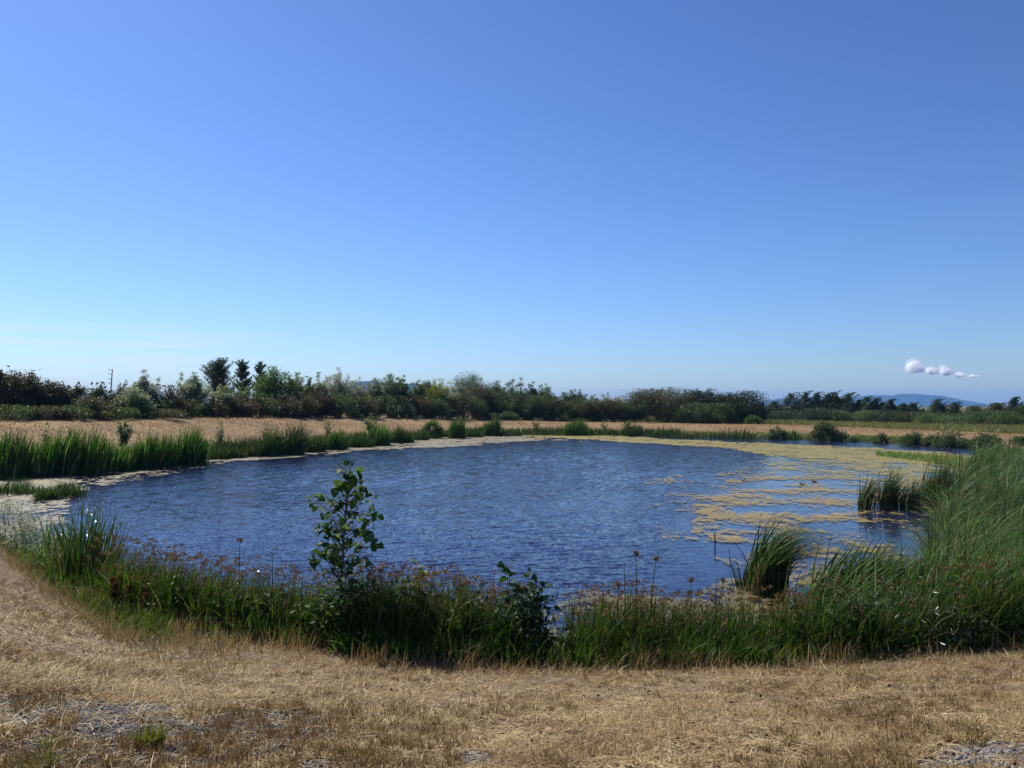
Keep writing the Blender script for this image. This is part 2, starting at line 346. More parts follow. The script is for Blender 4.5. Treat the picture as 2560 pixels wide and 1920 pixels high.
g = N('ShaderNodeNewGeometry'); at = N('ShaderNodeAttribute'); at.attribute_name = 'ripple'
def slopes(sx, sy, rot, detail, ax, ay):
    mp = N('ShaderNodeMapping'); mp.inputs['Rotation'].default_value = (0, 0, rot); mp.inputs['Scale'].default_value = (sx, sy, 1)
    L(g.outputs['Position'], mp.inputs['Vector'])
    n = N('ShaderNodeTexNoise'); n.inputs['Scale'].default_value = 1; n.inputs['Detail'].default_value = detail; n.inputs['Roughness'].default_value = .55
    L(mp.outputs[0], n.inputs['Vector'])
    s = N('ShaderNodeVectorMath'); s.operation = 'SUBTRACT'; s.inputs[1].default_value = (.5, .5, .5); L(n.outputs['Color'], s.inputs[0])
    k = N('ShaderNodeVectorMath'); k.operation = 'MULTIPLY'; k.inputs[1].default_value = (ax, ay, 0); L(s.outputs[0], k.inputs[0])
    return k
a1 = slopes(2.2, 6.5, R(5), 2.0, .18, .44)
a2 = slopes(8.0, 20.0, R(-6), 2.0, .20, .42)
a3 = slopes(14, 30, 0, 1.0, 1, 1)
sq = N('ShaderNodeVectorMath'); sq.operation = 'MULTIPLY'; L(a3.outputs[0], sq.inputs[0]); L(a3.outputs[0], sq.inputs[1])
cu = N('ShaderNodeVectorMath'); cu.operation = 'MULTIPLY'; L(sq.outputs[0], cu.inputs[0]); L(a3.outputs[0], cu.inputs[1])
ck = N('ShaderNodeVectorMath'); ck.operation = 'SCALE'; ck.inputs['Scale'].default_value = 38; L(cu.outputs[0], ck.inputs[0])
ad0 = N('ShaderNodeVectorMath'); ad0.operation = 'ADD'; L(a1.outputs[0], ad0.inputs[0]); L(a2.outputs[0], ad0.inputs[1])
ad = N('ShaderNodeVectorMath'); ad.operation = 'ADD'; L(ad0.outputs[0], ad.inputs[0]); L(ck.outputs[0], ad.inputs[1])
gn = N('ShaderNodeTexNoise'); gn.inputs['Scale'].default_value = .09; gn.inputs['Detail'].default_value = 3; L(g.outputs['Position'], gn.inputs['Vector'])
gr = N('ShaderNodeMapRange'); gr.inputs[1].default_value = .35; gr.inputs[2].default_value = .6; gr.inputs[3].default_value = .65; gr.inputs[4].default_value = 1.1; L(gn.outputs['Fac'], gr.inputs[0])
mm = N('ShaderNodeMath'); mm.operation = 'MULTIPLY'; L(gr.outputs[0], mm.inputs[0]); L(at.outputs['Fac'], mm.inputs[1])
sc_ = N('ShaderNodeVectorMath'); sc_.operation = 'SCALE'; L(ad.outputs[0], sc_.inputs[0]); L(mm.outputs[0], sc_.inputs['Scale'])
up = N('ShaderNodeVectorMath'); up.operation = 'ADD'; L(g.outputs['Normal'], up.inputs[1]); L(sc_.outputs[0], up.inputs[0])
nm = N('ShaderNodeVectorMath'); nm.operation = 'NORMALIZE'; L(up.outputs[0], nm.inputs[0]); L(nm.outputs[0], p.inputs['Normal'])
water = mk('pond_water', np.stack([X2, Y2, Z2], -1).reshape(-1, 3), [wq], wm, smooth=True)
tag(water, 'deep blue rippled pond water between the reedy banks', kind='structure')
ra = water.data.attributes.new('ripple', 'FLOAT', 'POINT'); ra.data.foreach_set('value', rip.ravel().astype(np.float32))

# ------------------------------------------------------------------ floating algae
def inpoly(px, py, poly):
    r = np.zeros(px.shape, bool); n = len(poly)
    for i in range(n):
        x1, y1 = poly[i]; x2, y2 = poly[(i + 1) % n]
        c = ((y1 > py) != (y2 > py)) & (px < (x2 - x1) * (py - y1) / (y2 - y1 + 1e-9) + x1); r ^= c
    return r
def shore_poly(edge):
    xs = [e[0] for e in edge]; return edge + [(x, float(far_row(x)) - 3) for x in np.linspace(xs[-1], xs[0], 12)]
ALG = [
 ('pale', .86, shore_poly([(40,1200),(250,1190),(300,1176),(400,1163),(470,1158),(560,1154),(640,1147),(720,1147),(830,1136),(1000,1122),(1100,1120),(1250,1109),(1330,1104)])),
 ('pale', .70, [(0,1190),(120,1185),(215,1195),(235,1215),(215,1240),(170,1270),(190,1300),(120,1330),(0,1345),(-200,1300),(-200,1215)]),
 ('pale', .28, [(230,1180),(520,1150),(560,1165),(420,1185),(260,1205)]),
 ('yellow', .93, [(1280,1086),(1500,1087),(1690,1099),(1900,1109),(2100,1116),(2300,1127),(2440,1142),(2440,1160),(2200,1158),(1950,1142),(1900,1131),(1780,1120),(1650,1112),(1500,1104),(1380,1098)]),
 ('yellow', .48, [(1890,1130),(2100,1145),(2440,1158),(2440,1205),(2200,1200),(1900,1180),(1930,1150)]),
 ('yellow', .74, [(2180,1185),(2440,1195),(2440,1225),(2300,1225)]),
 ('tan', .42, [(1830,1195),(1960,1175),(2440,1200),(2440,1280),(2100,1275),(1770,1262),(1800,1225)]),
 ('tan', .44, [(1700,1262),(2130,1268),(2160,1320),(2000,1335),(1900,1330),(1745,1325),(1690,1300)]),
 ('tan', .52, [(1735,1318),(1960,1322),(2000,1352),(1900,1362),(1730,1358)]),
 ('tan', .26, [(1960,1330),(2300,1300),(2330,1420),(2150,1440),(2000,1470),(1960,1400)]),
 ('tan', .10, [(1640,1200),(1900,1150),(2440,1160),(2440,1330),(2300,1440),(1950,1470),(1760,1400),(1600,1320)]),
 ('green', .62, [(1390,1478),(1480,1482),(1560,1490),(1780,1488),(1850,1472),(2000,1472),(2060,1520),(2000,1650),(1400,1660),(1330,1600)]),
]
rows = np.concatenate([np.arange(1084, 1200, .9), np.arange(1200, 1480, 1.1), np.arange(1480, 1665, 2.2)])
cols_ = np.arange(-200, 2460, 2.4)
PX, PY = np.meshgrid(cols_, rows)
_, v = ray(PX, PY); YA = -CAMZ / v; uA, _ = ray(PX, PY); XA = uA * YA
qx = PX + 130 * (fbm(XA * .35, YA * .35, 61, 5) - .5) + 40 * (vnoise(XA * 3, YA * 3, 64) - .5); qy = PY + (PY - HOR) * np.where((PY < 1165) & (PX > 1500), .05, .26) * (fbm(XA * .5, YA * .3, 62, 5) - .5)
nz = .8 * fbm(XA * .9, YA * .6, 63, 5) + .42 * (fbm(XA * 3, YA * 3, 66, 3) - .5) + .34 * (vnoise(XA * 9, YA * 9, 67) - .5) + .25 * (vnoise(XA * 22, YA * 22, 68) - .5)
kind_sel = {k: np.zeros(PX.shape, bool) for k in ('pale', 'yellow', 'tan', 'green')}
film = np.zeros(PX.shape)
for kd, cv, poly in ALG:
    ins = inpoly(qx, qy, poly)
    if ins.any():
        q_ = np.quantile(nz[ins], cv); kind_sel[kd] |= ins & (nz <= q_ + .04); film = np.where(ins, np.maximum(film, np.clip((q_ + .04 - nz) / .13, 0, 1)), film)
film_ = film; dY = np.gradient(YA, axis=0); dX = np.gradient(XA, axis=1)
def algae_mat(name, stops, sc=2.0):
    m = bpy.data.materials.new(name); m.use_nodes = True; t = m.node_tree; N = t.nodes.new; L = t.links.new
    p = t.nodes['Principled BSDF']; p.inputs['Roughness'].default_value = .5; p.inputs['Specular IOR Level'].default_value = .4
    g = N('ShaderNodeNewGeometry'); n = N('ShaderNodeTexNoise'); n.inputs['Scale'].default_value = sc; n.inputs['Detail'].default_value = 8; n.inputs['Roughness'].default_value = .75
    r = N('ShaderNodeValToRGB'); ramp(r, stops); L(g.outputs['Position'], n.inputs['Vector']); L(n.outputs['Fac'], r.inputs[0]); L(r.outputs[0], p.inputs['Base Color'])
    at = N('ShaderNodeAttribute'); at.attribute_name = 'film'; n2 = N('ShaderNodeTexNoise'); n2.inputs['Scale'].default_value = 14; n2.inputs['Detail'].default_value = 5; L(g.outputs['Position'], n2.inputs['Vector'])
    ad = N('ShaderNodeMath'); ad.operation = 'MULTIPLY_ADD'; ad.inputs[1].default_value = 2.2; L(n2.outputs['Fac'], ad.inputs[0])
    sb = N('ShaderNodeMath'); sb.operation = 'SUBTRACT'; sb.inputs[1].default_value = 1.15; sb.use_clamp = False; L(at.outputs['Fac'], sb.inputs[0]); L(sb.outputs[0], ad.inputs[2])
    mr = N('ShaderNodeMapRange'); mr.inputs[1].default_value = -.3; mr.inputs[2].default_value = .85; mr.inputs[3].default_value = .0; mr.inputs[4].default_value = .86; L(ad.outputs[0], mr.inputs[0])
    tp = N('ShaderNodeBsdfTransparent'); mx = N('ShaderNodeMixShader'); out = t.nodes['Material Output']
    L(mr.outputs[0], mx.inputs[0]); L(tp.outputs[0], mx.inputs[1]); L(p.outputs[0], mx.inputs[2]); L(mx.outputs[0], out.inputs[0])
    return m
AM = dict(pale=algae_mat('algae_pale', [(.3,(.13,.11,.06)), (.5,(.30,.26,.15)), (.7,(.42,.37,.24))]),
          yellow=algae_mat('algae_yellow', [(.3,(.18,.15,.032)), (.5,(.33,.27,.058)), (.7,(.39,.32,.10))]),
          tan=algae_mat('algae_tan', [(.3,(.19,.14,.045)), (.5,(.33,.24,.058)), (.7,(.42,.31,.085))]),
          green=algae_mat('algae_green', [(.3,(.11,.095,.035)), (.5,(.20,.165,.06)), (.7,(.27,.22,.09))]))
AL = dict(pale='pale cream algae scum along the reedy far shore and cove', yellow='yellow algae band floating below the narrow blue channel',
          tan='broken orange tan algae flecks around the ducks and reed islands', green='olive yellow algae mat behind the sedge fringe of the near bank')
taken = np.zeros(PX.shape, bool)
for kd in ('pale', 'yellow', 'green', 'tan'):
    s = kind_sel[kd] & ~taken; taken |= s
    X0, Y0, hx, hy = XA[s], YA[s], np.abs(dX[s]) * .5, np.abs(dY[s]) * .5
    zz = .022 + .006 * rng.random(len(X0))
    V = np.stack([np.stack([X0 - hx, Y0 - hy, zz], 1), np.stack([X0 + hx, Y0 - hy, zz], 1), np.stack([X0 + hx, Y0 + hy, zz], 1), np.stack([X0 - hx, Y0 + hy, zz], 1)], 1).reshape(-1, 3)
    o = mk('algae', V, [np.arange(len(X0) * 4).reshape(-1, 4)], AM[kd]); fa_ = o.data.attributes.new('film', 'FLOAT', 'POINT'); fa_.data.foreach_set('value', np.repeat(film[s], 4).astype(np.float32)); tag(o, AL[kd], kind='stuff')
# ------------------------------------------------------------------ mountains, hills
def ridge(name, pts, Y, depth, label, mat):
    pts = np.array(pts, float); n = 160; m = 26
    pxs = np.linspace(pts[0, 0], pts[-1, 0], n); top = np.interp(pxs, pts[:, 0], pts[:, 1])
    xs, zt = at_depth(pxs, top, Y)
    s = np.linspace(-1, 1, m)
    prof = np.clip(1 - np.abs(s) ** 1.25, 0, 1)
    Xg = np.repeat(xs[None], m, 0); Yg = Y + s[:, None] * depth * np.ones((1, n))
    spur = (fbm(Xg / 160, Yg / 220, 77) - .5)
    Zg = prof[:, None] * zt[None] * (1 + .35 * spur * (1 - prof[:, None])) + (vnoise(Xg / 28, Yg / 28, 79) - .5) * 5 * (prof[:, None] > .2)
    Zg[0] = -.5; Zg[-1] = -.5
    ix = np.arange(n * m).reshape(m, n)
    q = np.stack([ix[:-1, :-1], ix[:-1, 1:], ix[1:, 1:], ix[1:, :-1]], -1).reshape(-1, 4)
    o = mk(name, np.stack([Xg, Yg, Zg], -1).reshape(-1, 3), [q], mat, smooth=True)
    return tag(o, label, kind='structure')
M_MTN = solid_mat('forested_slope', (.025, .04, .025), (.06, .075, .05), .01, 1, 0)
ridge('mountain', [(1840,1030),(1880,1012),(1905,1003),(1945,996),(2000,994),(2025,992),(2060,998),(2085,1003),(2100,1003),(2125,998),(2160,989),(2200,987),(2230,989),(2260,984),(2280,984),(2320,987),(2350,989),(2380,995),(2420,1004),(2450,1012),(2500,1017),(2560,1022),(2640,1032)], 6000, 420, 'long blue forested mountain rising beyond the windswept trees', M_MTN)
ridge('hills', [(640,1030),(720,985),(800,968),(860,958),(900,953),(925,951),(960,957),(1040,958),(1100,968),(1200,992),(1300,1020)], 3250, 300, 'hazy blue hills showing through gaps in the tree line', M_MTN)

# ------------------------------------------------------------------ clouds (beyond and above the haze)
import bmesh
def ico(k):
    bm = bmesh.new(); bmesh.ops.create_icosphere(bm, subdivisions=k, radius=1); bm.verts.ensure_lookup_table()
    v_ = np.array([q.co[:] for q in bm.verts]); f_ = [np.array([[q.index for q in g.verts] for g in bm.faces])]; bm.free(); return v_, f_
ICO_V, ICO_F = ico(1); ICO2_V, ICO2_F = ico(2)
M_CLOUD = leaf_mat('cloud_vapour', [(.93, .93, .93), (.98, .98, .98)], .5, 1.0, 0)
t = M_CLOUD.node_tree; mo = [n for n in t.nodes if n.type == 'OUTPUT_MATERIAL'][0]; ms = mo.inputs[0].links[0].from_node
tpn = t.nodes.new('ShaderNodeBsdfTransparent'); mx2 = t.nodes.new('ShaderNodeMixShader'); mx2.inputs[0].default_value = .17
t.links.new(tpn.outputs[0], mx2.inputs[1]); t.links.new(ms.outputs[0], mx2.inputs[2]); t.links.new(mx2.outputs[0], mo.inputs[0])
def cloud(px, py, wpx, hpx, label, dens):
    Y = 14000.0; x, z = at_depth(px, py, Y); W = wpx / F * Y * .5; H = hpx / F * Y * .5
    n = int(60 + W * .5); A = Acc(); cr = np.random.default_rng(int(px))
    f = np.clip(cr.normal(0, .36, n), -1, 1); W *= 1.02; H *= .78; r = (.22 + .32 * cr.random(n)) * H * (1.2 - .75 * np.abs(f)) * (1 + .9 * (cr.random(n) < .2))
    c = np.stack([x + f * W * (.92 + .12 * cr.random(n)), Y + cr.normal(0, .4, n) * W, z - H * .45 + r * .6 + cr.random(n) ** 1.6 * H * 1.25 * (1 - f * f) * dens], 1)
    V, fc = inst(ICO2_V, ICO2_F, c, rotm(n), np.stack([r * cr.uniform(1.0, 1.9, n), r, r * cr.uniform(.7, 1.0, n)], 1))
    o = mk('cloud', V, fc, M_CLOUD, loc=(x, Y, z), smooth=True)
    return tag(o, label, 'cloud', 'row of small white clouds above the mountain')
for a in [(2285, 925, 52, 30, 'largest and highest puff of the small white cloud row over the mountain', 1.0),
          (2330, 930, 38, 20, 'low flat white cloud puff second in the row over the mountain', .7),
          (2366, 932, 40, 22, 'rounded white cloud puff in the middle of the row over the mountain', .8),
          (2400, 938, 34, 16, 'small faint cloud puff fourth in the row over the mountain', .5),
          (2432, 941, 34, 12, 'faintest wisp of cloud trailing at the end of the row', .3)]: cloud(*a)

# ------------------------------------------------------------------ trees
def limb_path(p0, p1, k=5, wob=.06):
    t = np.linspace(0, 1, k)[:, None]; L_ = np.linalg.norm(np.array(p1) - p0)
    P = np.array(p0)[None] * (1 - t) + np.array(p1)[None] * t + rng.normal(0, wob * L_, (k, 3)) * (np.sin(np.pi * t))
    return P
def tree(px, top, wpx, dY, kind, mat, label, name='tree', cat='tree', group=None, bottom=.08, nl=1.0, leaf=.12, Yabs=None):
    u, _ = ray(px, 1000)
    Y = float(Yb_(u) + dY) if Yabs is None else Yabs
    x, zt = at_depth(px, top, Y); x = float(x); zg = float(ground(x, Y)); H = max(.6, float(zt) - zg); W = wpx / F * Y * (1.2 if kind in ('open', 'round') and Yabs is None else 1.0)
    root = thing(name, (x, Y, zg), label, cat, group)
    B = np.array([x, Y, zg]); wood = Acc(); cl = []       # cl: cluster centres + radius + weight
    def tb(P, r0, r1, n=6): wood.add(*tube(P, np.linspace(r0, r1, len(P)), n))
    r0 = max(.03, H * .016)
    if kind == 'round':
        tp = B + np.array([rng.normal(0, .03 * W), 0, H * .75]); tb(limb_path(B - [0, 0, .1], tp, 6, .02), r0, r0 * .3)
        for i in range(7):
            s = B + np.array([0, 0, H * rng.uniform(.15, .55)]); a = rng.uniform(0, 6.28)
            tb(limb_path(s, s + np.array([math.cos(a) * W * .36, math.sin(a) * W * .3, H * rng.uniform(.15, .35)])), r0 * .45, r0 * .1, 5)
        n = 80
        d = rng.normal(size=(n, 3)); d /= np.linalg.norm(d, axis=1)[:, None]; rr = rng.uniform(.35, 1, n) ** .6
        hz = bottom + (1 - bottom) * (.5 + .5 * d[:, 2] * rr)
        lump = 1 + .22 * (rng.random(n) - .5)
        cw = .42 * W * lump
        P = np.stack([B[0] + d[:, 0] * rr * cw, B[1] + d[:, 1] * rr * cw, zg + H * .92 * hz], 1)
        cl = [(q, .155 * max(W, H * .45), 1.0) for q in P]
        for i in range(14):                                # twiggy rim
            a = rng.uniform(.1, 3.04); q = B + np.array([math.cos(a) * W * .5, rng.normal(0, .15 * W), H * (bottom + (1 - bottom) * (.5 + .5 * math.sin(a) * rng.uniform(.75, 1.0)))]); cl.append((q, .05 * W, .12))
    elif kind == 'open':
        nb = max(4, int(W / .45) + 3)
        tb(limb_path(B - [0, 0, .1], B + [0, 0, H * .45], 5, .03), r0, r0 * .6)
        for i in range(nb):
            f = (i + .5) / nb * 2 - 1; tipz = H * (1 - .32 * f * f) * rng.uniform(.82, 1.0)
            if i == nb // 2: tipz = H * .99
            s = B + np.array([0, 0, H * rng.uniform(.12, .4)]); e = B + np.array([f * W * .46, rng.normal(0, .2 * W), tipz])
            Pp = limb_path(s, e, 7, .05); tb(Pp, r0 * .5, r0 * .1, 5)
            for t_ in np.linspace(.15, 1, 9):
                q = s + (e - s) * t_ + rng.normal(0, .05 * W, 3) * np.array([1, 1, .6]); cl.append((q, (.105 - .06 * t_) * W + .06, .55 * (1.15 - .7 * t_)))
        if Yabs is None:                                    # leafy body between the shoots
            for i in range(34):
                f = rng.uniform(-1, 1); tz = rng.uniform(.10, .80); cl.append((B + np.array([f * W * .42 * (1 - .35 * tz), rng.normal(0, .18 * W), H * tz * (1 - .22 * f * f)]), .10 * W + .05, .8))
    elif kind == 'spike':
        tb(limb_path(B - [0, 0, .1], B + [0, 0, H * .97], 8, .012), r0, r0 * .15)
        nb = int(30 + W * 8)
        for i in range(nb):
            h0 = H * rng.uniform(bottom, .86); a = rng.uniform(0, 6.28); tt = (h0 / H - bottom) / (1 - bottom)
            ln_ = W * .55 * (1 - .62 * max(0, tt) ** 1.6) * rng.uniform(.75, 1.1)
            s = B + np.array([0, 0, h0]); e = s + np.array([math.cos(a) * ln_ * .95, math.sin(a) * ln_ * .95, ln_ * rng.uniform(.45, .85)])
            e[2] = min(e[2], zg + H); Pp = limb_path(s, e, 6, .03); tb(Pp, r0 * .35, r0 * .08, 5)
            for t_ in np.linspace(.2, 1.0, 9): cl.append((s + (e - s) * t_ + [0, 0, .03 * W * t_ * t_], (.055 - .02 * t_) * W + .02, .32 * (1.25 - .6 * t_)))
        cl.append((B + [0, 0, H * .95], .04 * W, .3))
        for i in range(60):                                # inner foliage
            tt = rng.uniform(bottom, .97); a = rng.uniform(0, 6.28); q = (.34 * W * (1 - max(0, (tt - bottom) / (1 - bottom))) ** .55 + .02) * math.sqrt(rng.random())
            cl.append((B + np.array([q * math.cos(a), q * math.sin(a), H * tt]), .06 * W, .55))
    elif kind == 'wind':
        lean = .06 * H
        top_ = B + np.array([lean, 0, H]); Pt = limb_path(B - [0, 0, .1], top_, 8, .012); tb(Pt, r0, r0 * .12)
        W *= 2.0
        for i in range(16):
            tt = rng.uniform(.08, .92); s = B + np.array([lean * tt ** 2, 0, H * tt]); a = rng.uniform(0, 6.28); ln_ = W * .45 * (1 - tt) ** .8
            tb(limb_path(s, s + np.array([math.cos(a) * ln_ + .15 * ln_, math.sin(a) * ln_, min(ln_ * .5, H * (1 - tt) * .5)]), 5, .04), r0 * .3, r0 * .08, 4)
        for i in range(110):
            tt = rng.uniform(0, 1) ** 1.15; pr = .5 * W * (.95 * (1 - tt) ** .95 + .03); a = rng.uniform(0, 6.28); q = math.sqrt(rng.uniform(.1, 1)) * pr * rng.uniform(.7, 1.1)
            cl.append((B + np.array([lean * tt ** 2 + math.cos(a) * q, math.sin(a) * q, H * (.02 + .93 * tt)]), .09 * W * (1.1 - .7 * tt) + .04, 1.0 * (1.15 - tt)))
        for i in range(14):                                # bent tips
            tt = rng.uniform(.35, .97); pr = .5 * W * (.95 * (1 - tt) ** 1.0 + .05); a = rng.uniform(-1.2, 1.2) if rng.random() < .6 else rng.uniform(0, 6.28)
            s = B + np.array([lean * tt ** 2 + math.cos(a) * pr, math.sin(a) * pr, H * tt])
            for t_ in (0, .5, 1): cl.append((s + np.array([.13 * W * t_, 0, min(.14 * H, H * (1.02 - tt)) * t_]), (.035 - .02 * t_) * W, .16))
    elif kind == 'bush':
        for i in range(7):
            a = rng.uniform(0, 6.28); e = B + np.array([math.cos(a) * W * .36, math.sin(a) * W * .3, H * rng.uniform(.55, .95)])
            tb(limb_path(B - [0, 0, .05] + rng.normal(0, .04 * W, 3) * [1, 1, 0], e, 5, .06), r0 * .7, r0 * .15, 5)
        n = 40
        for i in range(n):
            f = rng.uniform(-1, 1); g_ = rng.uniform(-1, 1); hmax = H * math.sqrt(max(.02, 1 - .72 * f * f)) * (.78 + .3 * fbm(np.array([f * 2.3 + x]), np.array([Y]), 5)[0])
            cl.append((B + np.array([f * W * .45, g_ * W * .3, hmax * (.05 + .85 * rng.random() ** .7)]), .10 * W + .05, 1.0))
        for i in range(18):
            f = rng.uniform(-1, 1); e = B + np.array([f * W * .5, rng.normal(0, .15 * W), H * math.sqrt(max(.05, 1 - .8 * f * f)) * rng.uniform(.88, 1.03)])
            s = B + (e - B) * .6; tb(limb_path(s, e, 4, .04), r0 * .15, r0 * .06, 3); cl.append((e, .035 * W, .12))
    elif kind == 'twig':
        for i in range(9):
            f = rng.uniform(-1, 1); e = B + np.array([f * W * .45, rng.normal(0, .15 * W), H * rng.uniform(.75, 1)])
            s0 = B + np.array([f * W * .1, 0, 0]); Pp = limb_path(s0, e, 6, .04); tb(Pp, r0 * .5, r0 * .1, 4)
            for j in range(5):
                s = s0 + (e - s0) * rng.uniform(.5, .95); tb(limb_path(s, s + rng.normal(0, .1 * W, 3) + [0, 0, .12 * H], 4, .05), r0 * .15, r0 * .06, 3)
            cl.append((e, .10 * W, .16)); cl.append((s0 + (e - s0) * .6, .12 * W, .2))
    # leaves
    area = W * H * (1 - bottom); total = int(np.clip(nl * (9.0 if kind == 'open' else 12.0 if kind == 'round' else 7.5) * area / (leaf * leaf * .45), 50, 15000))
    wts = np.array([c[2] for c in cl]); wts /= wts.sum(); pick = rng.choice(len(cl), total, p=wts)
    cen = np.array([c[0] for c in cl])[pick]; rad = np.array([c[1] for c in cl])[pick]
    off = rng.normal(0, 1, (total, 3)) * rad[:, None] * np.array([.62, .62, .55])
    pos = cen + off; pos[:, 2] = np.maximum(pos[:, 2], zg + .04); 
    pos = pos[pos[:, 2] < zg + H * 1.03]; total = len(pos)
    V, Fc = inst(RH_V, RH_F, pos, rotm(total), leaf * rng.uniform(.6, 1.35, total))
    wood.mk('trunk', M_BARK, root, smooth=True)
    mk('crown', V, Fc, ML[mat], root)
    return root
T = tree
G1 = 'hedgerow trees and bushes behind the far field'
# dark hawthorn-like bushes at the far left
T(-8,912,70,3,'bush','red','tall reddish bush cut by the edge of the photo at its far end',group=G1,name='bush',cat='bush')
T(45,925,92,3,'round','red','tallest dark reddish tree at the far end of the hedgerow',group=G1)
T(100,968,90,4,'bush','dark','dark green bush filling the dip between two reddish hedgerow trees',group=G1,name='bush',cat='bush')
T(135,949,72,3,'round','red','rounded reddish dark tree second from the far end of the hedgerow',group=G1)
T(193,957,58,3.5,'bush','red','dark bush with flat ragged top, third from the hedgerow end',group=G1,name='bush',cat='bush')
T(247,955,62,3.5,'bush','dark','dark ragged bush just before the utility pole',group=G1,name='bush',cat='bush')
T(305,952,42,4,'open','red','thin see-through reddish tree just past the utility pole',group=G1,nl=.7)
T(225,992,110,1.0,'bush','olive','low olive bush below the ragged dark bushes near the utility pole',group=G1,name='bush',cat='bush')
T(286,985,60,3,'bush','rust','low rusty bush at the foot of the utility pole',group=G1,name='bush',cat='bush')
# pale trees
T(362,928,64,4,'open','silver','pale grey-leaved tree standing alone above the light green bush',group=G1,nl=1.2)
T(335,968,92,1.5,'bush','pale','pale light green bush in front of the grey-leaved tree',group=G1,name='bush',cat='bush')
T(352,994,62,.6,'bush','green','small bright green bush at the foot of the pale bush',group=G1,name='bush',cat='bush')
T(420,964,92,3,'bush','red','wide dark reddish bush between two pale trees',group=G1,name='bush',cat='bush')
T(482,933,72,4,'open','pale','pale green tree left of the tall dark spiky tree',group=G1,nl=1.3)
T(546,893,88,16,'spike','blue','tallest tree, dark and broad with upturned spiky branches',group=G1,bottom=.3,nl=1.5)
T(607,893,52,18,'spike','blue','narrow wispy dark tree with swept branches beside the tallest tree',group=G1,bottom=.28,nl=.9)
T(652,899,46,20,'spike','blue','sparse wispy tree half hidden behind the dense round green tree',group=G1,bottom=.35,nl=.7)
T(556,962,56,3,'open','pale','small pale green tree below the tallest dark tree',group=G1,nl=1.2)
T(600,968,60,4,'open','mid','green small tree under the narrow wispy tree',group=G1,nl=1.2)
T(686,917,80,6,'round','green','dense round green tree with a smooth dome top',group=G1,leaf=.15,nl=1.2)
T(738,928,44,5,'open','pale','slender light poplar nearest the dense round green tree',group=G1,nl=.9)
T(772,942,40,6,'open','mid','short thin poplar between the slender light poplar and the double-topped one',group=G1,nl=.9)
T(802,934,42,5,'open','pale','thin poplar with a pointed tip beside the widest pale poplar',group=G1,nl=.8)
T(850,922,76,6,'open','silver','widest pale silvery poplar with gaps showing the blue hills',group=G1,nl=1.0)
T(898,946,40,8,'open','silver','faint small poplar against the blue hills',group=G1,nl=.6)
T(935,945,46,5,'open','pale','light green poplar with one thin leading shoot',group=G1,nl=1.0)
T(972,934,74,6,'open','mid','tall full green tree before the gap in the tree line',group=G1,nl=1.6)
T(1004,941,42,5,'open','dark','dark green tree bordering the sky gap on its far side',group=G1,nl=1.5)
T(1046,950,50,6,'open','mid','bluish green tree just after the sky gap',group=G1,nl=1.4)
T(1070,944,44,12,'round','dark','dark tree showing behind the yellow-green tree',group=G1)
T(1097,948,66,4,'open','yell','bright yellow-green tree, the only one of that colour',group=G1,nl=1.5)
T(1146,956,46,6,'open','silver','pale grey-green tree beside the yellow-green one',group=G1,nl=1.2)
T(1170,928,66,14,'round','dark','dark dome-topped tree rising above its neighbours at mid line',group=G1,bottom=.3)
T(1196,953,82,4,'round','olive','dense olive brown tree below the dark dome-topped tree',group=G1)
T(1238,952,54,6,'open','mid','grey-green tree with several pointed shoots past the olive tree',group=G1,nl=1.4)
T(1270,958,52,5,'open','mid','grey-green tree below the bare twig top',group=G1,nl=1.5)
T(1293,945,44,9,'twig','red','bare twiggy tree top sticking up out of green leaves',group=G1,nl=.10)
T(1300,970,56,4,'round','dark','dark round tree low beside the bare twig top',group=G1)
T(1330,956,36,6,'open','dark','slim tree with a tufted square top and sky below its crown',group=G1,nl=1.2)
T(1363,961,50,6,'open','mid','round-crowned tree with sky showing under its crown',group=G1,nl=1.3)
T(1422,974,56,5,'open','mid','green double-topped tree past the low point of the line',group=G1,nl=1.5)
T(1448,976,42,6,'open','red','reddish shoots joined to the green double-topped tree',group=G1,nl=1.1)
T(1482,988,40,6,'open','pale','small pale pointed tree in the lowest stretch of the line',group=G1,nl=1.1)
T(1514,983,42,7,'open','silver','pale grey feathery tree in the lowest stretch of the line',group=G1,nl=.9)
T(1545,990,42,7,'open','silver','low grey-green tree just before the broad olive trees',group=G1,nl=1.1)
T(1608,974,96,5,'round','olive','broad olive tree with twiggy whitish top, first of the wide domes',group=G1,leaf=.15)
T(1640,971,40,9,'twig','olive','thin twiggy shoots standing above the broad olive domes',group=G1,nl=.12)
T(1672,969,104,4,'round','olive','broadest brown-olive dome with foliage down to the field',group=G1,leaf=.15)
T(1723,972,70,7,'round','black','dark tree squeezed behind the broad brown-olive dome',group=G1,leaf=.15)
T(1764,971,70,6,'open','black','dark grey-green tree with a knobbly top before the paired dark domes',group=G1,nl=1.8)
T(1808,981,76,5,'round','black','first of two almost black round trees at the end of the hedgerow',group=G1,leaf=.15)
T(1868,979,100,5,'round','black','larger and last of two almost black round trees ending the hedgerow',group=G1,leaf=.15)
T(1902,1006,30,14,'open','blue','tiny dark tree beside the last black dome, against the mountain',group=G1)
T(1882,1036,38,1.5,'bush','green','small pointed green bush at the foot of the last black dome',group=G1,name='bush',cat='bush')
